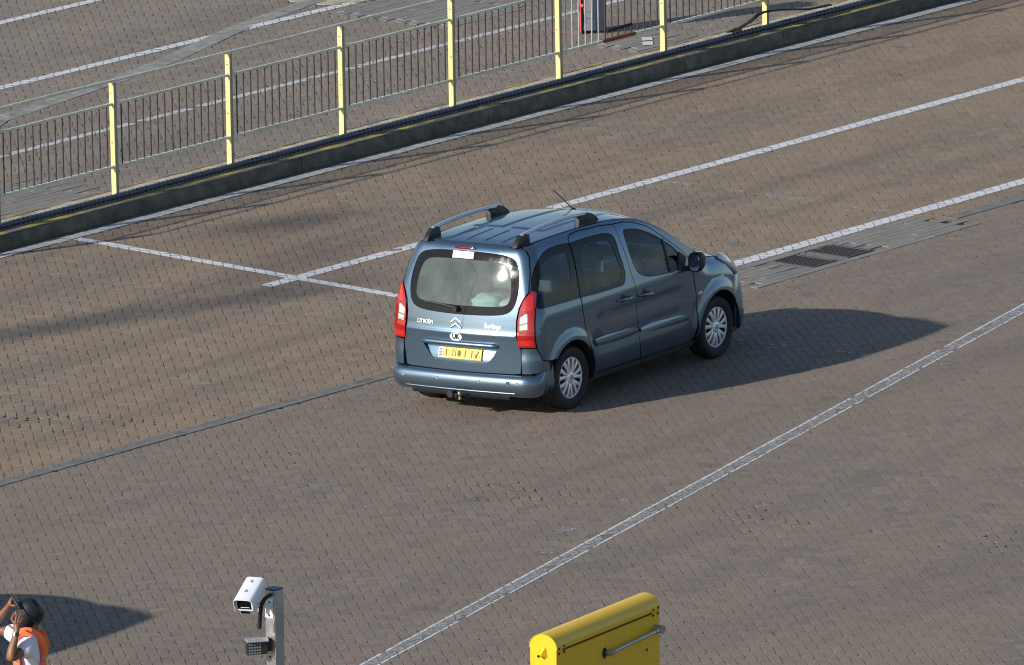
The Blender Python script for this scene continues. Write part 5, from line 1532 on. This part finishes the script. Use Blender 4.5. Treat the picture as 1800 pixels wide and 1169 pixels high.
MB().bbox((-.035, -.173, -.032), (.045, -.171, -.027)).build('window_wiper', M['camwhite'], cmr)
un = MB().bbox((-.052, -.165, -.10), (.048, -.05, -.064)).build('infrared_unit', M['camwhite'], cmr, bevel=0.006)
MB().bbox((-.046, -.168, -.095), (.042, -.1655, -.069)).build('infrared_lens', M['lens'], cmr)
for (x_, y_) in ((-.01, .10), (-.01, -.06)):
    v_ = MB().bbox((x_ - .012, y_ - .02, .0675), (x_ + .012, y_ + .02, .072)).build('shield_clip', M['reflect'], cmr, bevel=0.002, segs=1)
cb = MB(); cb.tube(smooth_path([PX(478, 1040, -.07), PX(470, 1042, -.13), PX(463, 1050, -.17), PX(460, 1064, -.17), PX(458, 1082, -.15), PX(457, 1096, -.14)], 5), .017, 8)
cbo = cb.build('camera_cable', M['rubber'], None, smooth=60); cbo.matrix_world = FR
tag(cbo, 'black cable looping from the camera into the square post', 'cable')
ar_ = MB(); ar_.tube([PX(446, 1055, -.10), PX(460, 1056, -.08), PX(478, 1060, -.06)], .022, 10); ar_.box(PX(458, 1064, -.07), (.03, .03, .05))
aro = ar_.build('mounting_arm', M['camwhite'], None, smooth=50); aro.parent = cmr; aro.matrix_world = FR
ill = empty('floodlight', (0, 0, 0), 0, 'small black LED floodlight clamped to the square post', 'floodlight')
ill.matrix_world = FR @ Matrix.Translation(PX(451, 1131, -.10)) @ Matrix.Rotation(R(14), 4, 'Z') @ Matrix.Rotation(R(6), 4, 'X')
MB().bbox((-.085, -.03, -.06), (.085, .03, .06)).build('housing', M['dkplastic'], ill, bevel=0.006)
MB().bbox((-.088, -.055, .052), (.088, .03, .066)).build('visor', M['reflect'], ill, bevel=0.003)
for i in range(5):
    for j in range(4):
        MB().lathe([(0, -.003), (.008, -.003), (.009, 0)], 8, 'y').build('led', M['led'], ill).location = (-.062 + i * .021, -.0305, -.045 + j * .024)
MB().box((.095, .04, 0.0), (.05, .05, .11)).build('bracket', M['dkplastic'], ill, bevel=0.004)

# ------------------------------------------------------------------ yellow cabinet (bottom centre)
M['yel'] = streaked('yellow_cabinet_paint', (0.84, 0.50, 0.008), (0.66, 0.40, 0.02), (0.30, 0.17, 0.02), 0.42, 0.2)
# end face centre near (953, 1125) in the picture, runs away along the lane direction
ya = R(6.3)
ybx = Vector((-13.93, -11.40, 0)); yg = gz(-11.4); ytop = 2.115
yb = empty('yellow_cabinet', (ybx.x, ybx.y, yg), ya, 'tall bright yellow steel cabinet with rounded lid and side handle bar', 'cabinet')
H_ = ytop - yg; YL, YW = 1.66, .262
# local x runs along the cabinet, y to the left, front end at x = 0; right flank is y = -YW/2
hh_ = H_ - .105
MB().bbox((0, -YW / 2, 0), (YL, YW / 2, hh_)).build('body', M['yel'], yb, bevel=0.004, segs=1)
lid_p = [(-YW / 2 - .006, hh_ - .012)] + [((YW / 2 + .006) * math.cos(a), hh_ + .004 + .112 * math.sin(a)) for a in [PI - PI * k / 18 for k in range(19)]] + [(YW / 2 + .006, hh_ - .012)]
inn_l = [(-YW / 2 - .002, hh_ - .012)] + [((YW / 2 + .002) * math.cos(a), hh_ + .004 + .107 * math.sin(a)) for a in [PI - PI * k / 18 for k in range(19)]] + [(YW / 2 + .002, hh_ - .012)]
n = len(lid_p); lm_ = MB()
for x_ in (-.004, YL + .004): lm_.v += [(x_, y, z) for y, z in lid_p] + [(x_, y, z) for y, z in inn_l]
lm_.f = [(i, i + 1, 2 * n + i + 1, 2 * n + i) for i in range(n - 1)] + [(n + i, 3 * n + i, 3 * n + i + 1, n + i + 1) for i in range(n - 1)] + [(i, n + i, n + i + 1, i + 1) for i in range(n - 1)] + [(2 * n + i, 2 * n + i + 1, 3 * n + i + 1, 3 * n + i) for i in range(n - 1)] + [(0, 2 * n, 3 * n, n), (n - 1, 2 * n - 1, 4 * n - 1, 3 * n - 1)]
lm_.build('rounded_lid', M['yel'], yb, smooth=40)
for x_, nm in ((.001, 'end_cap'), (YL - .004, 'end_cap')):
    MB().prism([(y * .985, z) for y, z in inn_l], x_, x_ + .003, 'x').build('end_cap', M['yel'], yb)
MB().bbox((.10, -YW / 2 - .003, hh_ - .032), (YL - .12, -YW / 2 - .0005, hh_ - .014)).build('lid_shadow', simple('lid_shadow_brown', (0.10, 0.06, 0.005), 0.8), yb)  # raised dark strip, painted as the shade under the lid edge
lug = MB(); lug.add([(-.001, .035, hh_ - .075), (-.001, -.045, hh_ - .085), (-.001, -.028, hh_ + .012), (-.05, -.005, hh_ - .06), (-.05, .03, hh_ - .07)], [(0, 1, 3, 4), (1, 2, 3), (2, 0, 4, 3), (0, 2, 1)])
lug.build('lifting_lug', M['yel'], yb)
lh = MB().lathe([(0, -.003), (.012, -.003), (.013, 0)], 12, 'x').build('lug_hole', M['lens'], yb); lh.location = (-.052, .014, hh_ - .066)
for (x_, z_) in ((.035, hh_ - .003), (.115, hh_ + .006), (.035, hh_ - .045), (.115, hh_ - .045), (YL - .11, hh_ + .004), (YL - .03, hh_ + .008), (YL - .11, hh_ - .045), (YL - .03, hh_ - .040), (.20, hh_ - .22), (YL - .22, hh_ - .32)):
    s = MB().lathe([(0, -.005), (.010, -.004), (.012, 0)], 10, 'y').build('rivet', M['lens'], yb); s.location = (x_, -YW / 2 - .0065, z_)
# handle bar
hb_ = empty('handle_bar'); hb_.parent = yb; hb_.location = (.80, -YW / 2, hh_ - .20)
MB().tube([(0, 0, 0), (0, -.075, 0)], .030, 16).build('boss', M['post_al'], hb_, smooth=40)
MB().tube([(0, -.055, 0), (.10, -.055, .01), (.78, -.055, .032)], .017, 12).build('bar', M['post_al'], hb_, smooth=40)
MB().tube([(.78, .02, .035), (.78, -.085, .035)], .036, 16).build('boss', M['post_al'], hb_, smooth=40)
MB().tube([(.70, -.055, .029), (.75, -.055, .031)], .024, 12).build('collar', M['post_al'], hb_, smooth=40)
MB().prism([(-.035 + .035 * math.cos(2 * PI * k / 18), .0 + .048 * math.sin(2 * PI * k / 18)) for k in range(18)], -.001, -.004, 'y').build('slot', M['lens'], hb_)

# ------------------------------------------------------------------ red and grey pedestal behind the rail
M['redp'] = simple('red_panel', (0.80, 0.11, 0.13), 0.5, var=0.05)
M['greyp'] = simple('grey_panel', (0.22, 0.23, 0.25), 0.55, var=0.08)
M['navyp'] = simple('navy_panel', (0.030, 0.042, 0.075), 0.45, var=0.1)
pd = empty('pedestal', (15.53, 11.07, ISL), R(-14), 'upright pedestal with red edge and grey and navy panels behind the rail', 'pedestal')
# local x points to the right of the picture along the front
pd.rotation_euler = (0, 0, HEAD - PI / 2 - R(0))
MB().bbox((-.135, -.05, .035), (-.02, .20, 1.25)).build('grey_case', M['greyp'], pd, bevel=0.006)
MB().bbox((-.018, -.052, .03), (.13, .20, 1.24)).build('navy_case', M['navyp'], pd, bevel=0.012)
MB().bbox((-.165, -.055, .0), (-.138, .18, 1.22)).build('hinge_strip', M['lens'], pd, bevel=0.004)
rp = MB().prism([(-.165, .02), (-.180, .03), (-.205, .30), (-.215, 1.3), (-.168, 1.3)], -.05, .16, 'y').build('red_panel', M['redp'], pd)
for z in (.28, .75):
    MB().bbox((-.195, -.055, z), (-.186, -.0505, z + .06)).build('latch', M['lens'], pd)
MB().lathe([(0, -.006), (.016, -.004), (.02, 0)], 12, 'y').build('lamp', M['redp'], pd).location = (-.150, -.056, .34)
MB().bbox((-.155, -.075, .0), (-.125, -.0555, .02)).build('foot', M['lens'], pd)
MB().bbox((-.162, -.065, .14), (-.128, -.0555, .24)).build('lock_case', M['lens'], pd)
for z in (.18, .26, .62): MB().bbox((-.134, -.0535, z), (-.022, -.0505, z + .004)).build('panel_seam', M['navyp'], pd)

# ------------------------------------------------------------------ worker with raised arms (lower left corner)
pxw = Vector((-14.88, -6.51, 0)); pgz = gz(pxw.y)
PFm = frame_at(pxw.x - .035 * R0.x, pxw.y - .035 * R0.y, pgz) @ Matrix.Scale(0.965, 4)
man_ = empty('person', (0, 0, 0), 0, 'worker in white shirt and orange vest lifting both hands to the hard hat', 'person')
man_.matrix_world = PFm
# local: x right in the picture, y away, z up
J = {}
def Jn(name, x, y, z, ra, rb=None): J[name] = (x, y, z, ra, rb or ra)
Jn('pelvis', .05, 0, .92, .125, .11); Jn('waist', .04, 0, 1.08, .122, .10); Jn('chest', .025, 0, 1.25, .135, .11); Jn('neck0', .02, 0, 1.385, .075, .075); Jn('neck1', .005, 0, 1.455, .056, .058)
Jn('jaw', -.025, 0, 1.505, .062, .068); Jn('head', -.015, 0, 1.575, .082, .098); Jn('crown', .0, 0, 1.655, .058, .07)
Jn('shL', .045, -.16, 1.335, .062, .058); Jn('elL', -.13, -.335, 1.255, .050, .046); Jn('foL', -.10, -.30, 1.36, .043, .040); Jn('wrL', -.068, -.262, 1.478, .029, .026); Jn('paL', -.062, -.24, 1.535, .036, .020)
Jn('shR', -.06, .165, 1.37, .066, .06); Jn('elR', -.305, .235, 1.40, .048, .046); Jn('foR', -.24, .17, 1.51, .042, .040); Jn('wrR', -.155, .095, 1.63, .028, .026); Jn('paR', -.125, .07, 1.685, .034, .020)
Jn('hipL', .07, -.09, .86, .095, .09); Jn('knL', .05, -.11, .47, .066, .062); Jn('anL', .07, -.12, .09, .042, .042); Jn('toL', -.06, -.12, .04, .035, .03)
Jn('hipR', .05, .09, .86, .095, .09); Jn('knR', .03, .11, .47, .066, .062); Jn('anR', .05, .12, .09, .042, .042); Jn('toR', -.08, .12, .04, .035, .03)
bn = [('pelvis', 'waist'), ('waist', 'chest'), ('chest', 'neck0'), ('neck0', 'neck1'), ('neck1', 'jaw'), ('jaw', 'head'), ('head', 'crown'),
      ('chest', 'shL'), ('shL', 'elL'), ('elL', 'foL'), ('foL', 'wrL'), ('wrL', 'paL'), ('chest', 'shR'), ('shR', 'elR'), ('elR', 'foR'), ('foR', 'wrR'), ('wrR', 'paR'),
      ('pelvis', 'hipL'), ('hipL', 'knL'), ('knL', 'anL'), ('anL', 'toL'), ('pelvis', 'hipR'), ('hipR', 'knR'), ('knR', 'anR'), ('anR', 'toR')]
def fingers(side, palm, chains):
    for k, ch in enumerate(chains):
        prev = palm
        for i, (x, y, z) in enumerate(ch):
            nm = '%s%d%d' % (side, k, i); Jn(nm, x, y, z, .0105 - .001 * i); bn.append((prev, nm)); prev = nm
# near hand: fingers spread up against the hat, thumb to the left
fingers('fL', 'paL', [[(-.085, -.225, 1.565), (-.105, -.205, 1.592), (-.115, -.185, 1.603)], [(-.072, -.232, 1.582), (-.064, -.215, 1.618), (-.050, -.19, 1.640)],
                      [(-.050, -.228, 1.580), (-.036, -.21, 1.615), (-.022, -.185, 1.632)], [(-.034, -.23, 1.568), (-.014, -.21, 1.592), (.0, -.19, 1.600)], [(-.098, -.245, 1.520), (-.122, -.235, 1.535), (-.138, -.22, 1.546)]])
fingers('fR', 'paR', [[(-.118, .05, 1.72), (-.098, .03, 1.738), (-.075, .012, 1.735)], [(-.100, .05, 1.715), (-.078, .028, 1.728), (-.056, .01, 1.720)], [(-.088, .052, 1.703), (-.064, .03, 1.712), (-.044, .012, 1.703)],
                      [(-.085, .058, 1.688), (-.062, .04, 1.692), (-.044, .025, 1.684)], [(-.130, .04, 1.668), (-.100, .012, 1.662), (-.075, -.005, 1.668)]])
keys = list(J); idx = {k: i for i, k in enumerate(keys)}
skin_mesh('body', [J[k] for k in keys], [(idx[a], idx[b]) for a, b in bn], M['skin'], man_, sub=2, root=idx['pelvis'])
def grow(names, bones, d, name, mat):
    ks = list(names); ii = {k: i for i, k in enumerate(ks)}
    js = []
    for k in ks:
        v = names[k]; js.append(v)
    return skin_mesh(name, js, [(ii[a], ii[b]) for a, b in bones], mat, man_, sub=2)
def up_(k, d): v = J[k]; return (v[0], v[1], v[2], v[3] + d, v[4] + d)
def lerp(a, b, t, d): A, B = J[a], J[b]; return tuple(A[i] * (1 - t) + B[i] * t for i in range(3)) + (A[3] * (1 - t) + B[3] * t + d, A[4] * (1 - t) + B[4] * t + d)
sh_ = {'pelvis': up_('pelvis', .016), 'waist': up_('waist', .016), 'chest': up_('chest', .014), 'n': (.02, 0, 1.395, .088, .088), 'sL': up_('shL', .028), 'eL': lerp('shL', 'elL', .60, .036), 'sR': up_('shR', .032), 'eR': lerp('shR', 'elR', .60, .036)}
grow(sh_, [('pelvis', 'waist'), ('waist', 'chest'), ('chest', 'n'), ('chest', 'sL'), ('sL', 'eL'), ('chest', 'sR'), ('sR', 'eR')], 0, 'shirt', M['shirt'])
tm = MB().tube([(.055, 0, 1.07), (.058, 0, .98), (.06, 0, .86)], [.165, .175, .16], 16, sy=0.85, up=Vector((0, 1, 0)))
for s_ in ('L', 'R'):
    tm.tube([tuple(J['hip' + s_][:2]) + (.93,), J['hip' + s_][:3], J['kn' + s_][:3], J['an' + s_][:3]], [.10, .112, .085, .075], 14, up=Vector((0, 1, 0)))
tm.build('trousers', M['trous'], man_, smooth=60)
for s_ in ('L', 'R'):
    a_ = J['an' + s_]
    MB().box((a_[0] - .06, a_[1], .045), (.28, .10, .09), taper=0.8).build('shoe', M['shoe'], man_, bevel=0.02, smooth=50)
# shirt collar
co = MB().lathe([(.088, 0), (.080, .030), (.072, .048), (.078, .046), (.090, .024), (.094, .0)], 24, 'z').build('collar', M['shirt'], man_, smooth=60)
co.location = (.015, 0, 1.385); co.rotation_euler = (0.0, -0.22, 0)
# vest: two shoulder straps, back, front panels wrapped round the chest
def vest_ring(z, grow_=0.0):
    t = (z - .92) / (1.25 - .92); t = min(1.0, max(0.0, t))
    cx = .045 - .02 * t; a = .130 + .022 * t + grow_; b = .165 + .02 * t + grow_
    return cx, a, b
def vest_pts(ang, z, g=0.0):
    cx, a, b = vest_ring(z, g)
    return (cx + a * math.cos(ang), b * math.sin(ang), z)
def vest_panel(name, a0, a1, z0, z1, mat, g=0.0, nz=10, na=18, topf=None):
    mb = MB()
    for i in range(nz + 1):
        for j in range(na + 1):
            an = a0 + (a1 - a0) * j / na; zt = topf(an) if topf else z1
            z = z0 + (zt - z0) * i / nz
            x, y, zz = vest_pts(an, z, g)
            k = max(0, (z - 1.27) / .13)
            mb.v.append((x + (.02 - x) * .5 * k, y * (1 - .25 * k), zz))
    mb.f = [(i * (na + 1) + j, i * (na + 1) + j + 1, (i + 1) * (na + 1) + j + 1, (i + 1) * (na + 1) + j) for i in range(nz) for j in range(na)]
    o = mb.build(name, mat, man_, smooth=80)
    m_ = o.modifiers.new('thick', 'SOLIDIFY'); m_.thickness = 0.006
    return o
vest_panel('vest', R(-46), R(46), .90, 1.385, M['vest'], 0.008, 14, 16)
for s_ in (-1, 1):
    vest_panel('vest_front', s_ * R(118), s_ * R(160), .90, 1.36, M['vest'], 0.008, 12, 8)
for z0, z1 in ((1.00, 1.055), (1.185, 1.235)):
    vest_panel('vest_band', R(-46), R(46), z0, z1, M['reflect'], 0.013, 1, 16)
    for s_ in (-1, 1): vest_panel('vest_band', s_ * R(118), s_ * R(160), z0, z1, M['reflect'], 0.013, 1, 8)
for s_ in (-1, 1):
    for an0 in (46, 118):
        pts = []
        for k in range(15):
            z = .91 + (1.385 - .91) * k / 14
            x, y, zz = vest_pts(s_ * R(an0), z, 0.016); kk = max(0, (z - 1.27) / .13); pts.append((x + (.02 - x) * .5 * kk, y * (1 - .25 * kk), zz))
        MB().tube(pts, .009, 6).build('vest_piping', M['vest_edge'], man_, smooth=60)
    strap = [vest_pts(s_ * R(135), 1.24, .014), vest_pts(s_ * R(135), 1.34, .006), (-.05, s_ * .115, 1.432), (.03, s_ * .12, 1.455), (.11, s_ * .115, 1.415), vest_pts(s_ * R(34), 1.33, .012), vest_pts(s_ * R(34), 1.22, .014)]
    MB().tube(smooth_path(strap, 5), .040, 8, sy=0.3, up=Vector((0, 1, 0))).build('vest_brace', M['vest'], man_, smooth=60)
# watch on the near wrist
wl = Vector(J['wrL'][:3]); dr = (Vector(J['paL'][:3]) - Vector(J['foL'][:3])).normalized()
wt = empty('wristwatch'); wt.parent = man_; wt.location = wl - dr * .012; wt.rotation_mode = 'QUATERNION'; wt.rotation_quaternion = dr.to_track_quat('Z', 'Y')
MB().lathe([(.031, -.011), (.035, -.011), (.035, .011), (.031, .011)], 20, 'z', closed=True).build('strap', M['chrome'], wt, smooth=40)
q_ = wt.rotation_quaternion.to_matrix().inverted() @ Vector((0.3, -1, 0)); q_.z = 0; q_.normalize()
wf = MB().lathe([(0, .010), (.016, .009), (.019, .0), (.019, -.006)], 18, 'z').build('watch_face', M['dkplastic'], wt, smooth=40)
wf.location = q_ * .034; wf.rotation_mode = 'QUATERNION'; wf.rotation_quaternion = q_.to_track_quat('Z', 'Y')
# face details and hair
for y_ in (-.036, .036):
    MB().lathe([(0, .012), (.009, .008), (.012, 0)], 10, 'x').build('eye', M['white'], man_, smooth=50).location = (-.107, y_, 1.585)
nz_ = MB(); nz_.add([(-.105, -.012, 1.595), (-.105, .012, 1.595), (-.128, 0, 1.548), (-.108, -.017, 1.543), (-.108, .017, 1.543)], [(0, 2, 3), (0, 1, 2), (1, 4, 2), (3, 2, 4)]); nz_.build('nose', M['skin'], man_, smooth=60)
MB().box((-.092, 0, 1.518), (.012, .045, .010)).build('mouth', simple('lips', (0.16, 0.05, 0.04), 0.5), man_, bevel=0.003)
hr_ = MB().lathe([(0.0, .115), (.05, .106), (.085, .075), (.101, .03), (.100, -.03), (.085, -.085), (.070, -.11)], 22, 'z').build('hair', M['hair'], man_, smooth=60)
hr_.location = (.012, 0, 1.575); hr_.rotation_euler = (0, 0.30, 0)
# hard hat, tipped back
hat = empty('hard_hat', (0, 0, 0), 0, 'black hard hat held tipped back on the worker in the corner', 'hard hat')
hat.matrix_world = PFm @ Matrix.Translation((.045, 0, 1.605)) @ Matrix.Rotation(R(52), 4, 'Y')
dome = MB().lathe([(0, .135), (.04, .132), (.08, .118), (.112, .088), (.130, .045), (.134, 0.0), (.148, -.008), (.146, -.016), (.128, -.010), (.12, .04), (.09, .09), (0, .12)], 32, 'z').build('shell', M['hat'], hat, smooth=50)
dome.scale = (1.0, .86, .92)
pk = MB(); n = 14
for i in range(n + 1):
    a = R(180 - 62 + 124 * i / n)
    pk.v += [(.145 * 1.1 * math.cos(a), .135 * math.sin(a), -.008), (.235 * math.cos(a), .150 * math.sin(a), -.020), (.235 * math.cos(a), .150 * math.sin(a), -.026), (.145 * 1.1 * math.cos(a), .135 * math.sin(a), -.016)]
pk.f = [(4 * i + j, 4 * i + 4 + j, 4 * i + 4 + (j + 1) % 4, 4 * i + (j + 1) % 4) for i in range(n) for j in range(4)]
pk.build('peak', M['hat'], hat, smooth=50)
MB().tube([(.09 * math.cos(a) * 1.12, .115 * math.sin(a), .085 + .0 * a) for a in [2 * PI * k / 24 for k in range(25)]], .006, 6).build('ridge', M['hat'], hat, smooth=50)
MB().tube(smooth_path([(.15, .0, -.01), (.175, 0, -.04), (.15, .03, -.07)], 5), .014, 8).build('chin_strap', M['reflect'], hat, smooth=50)
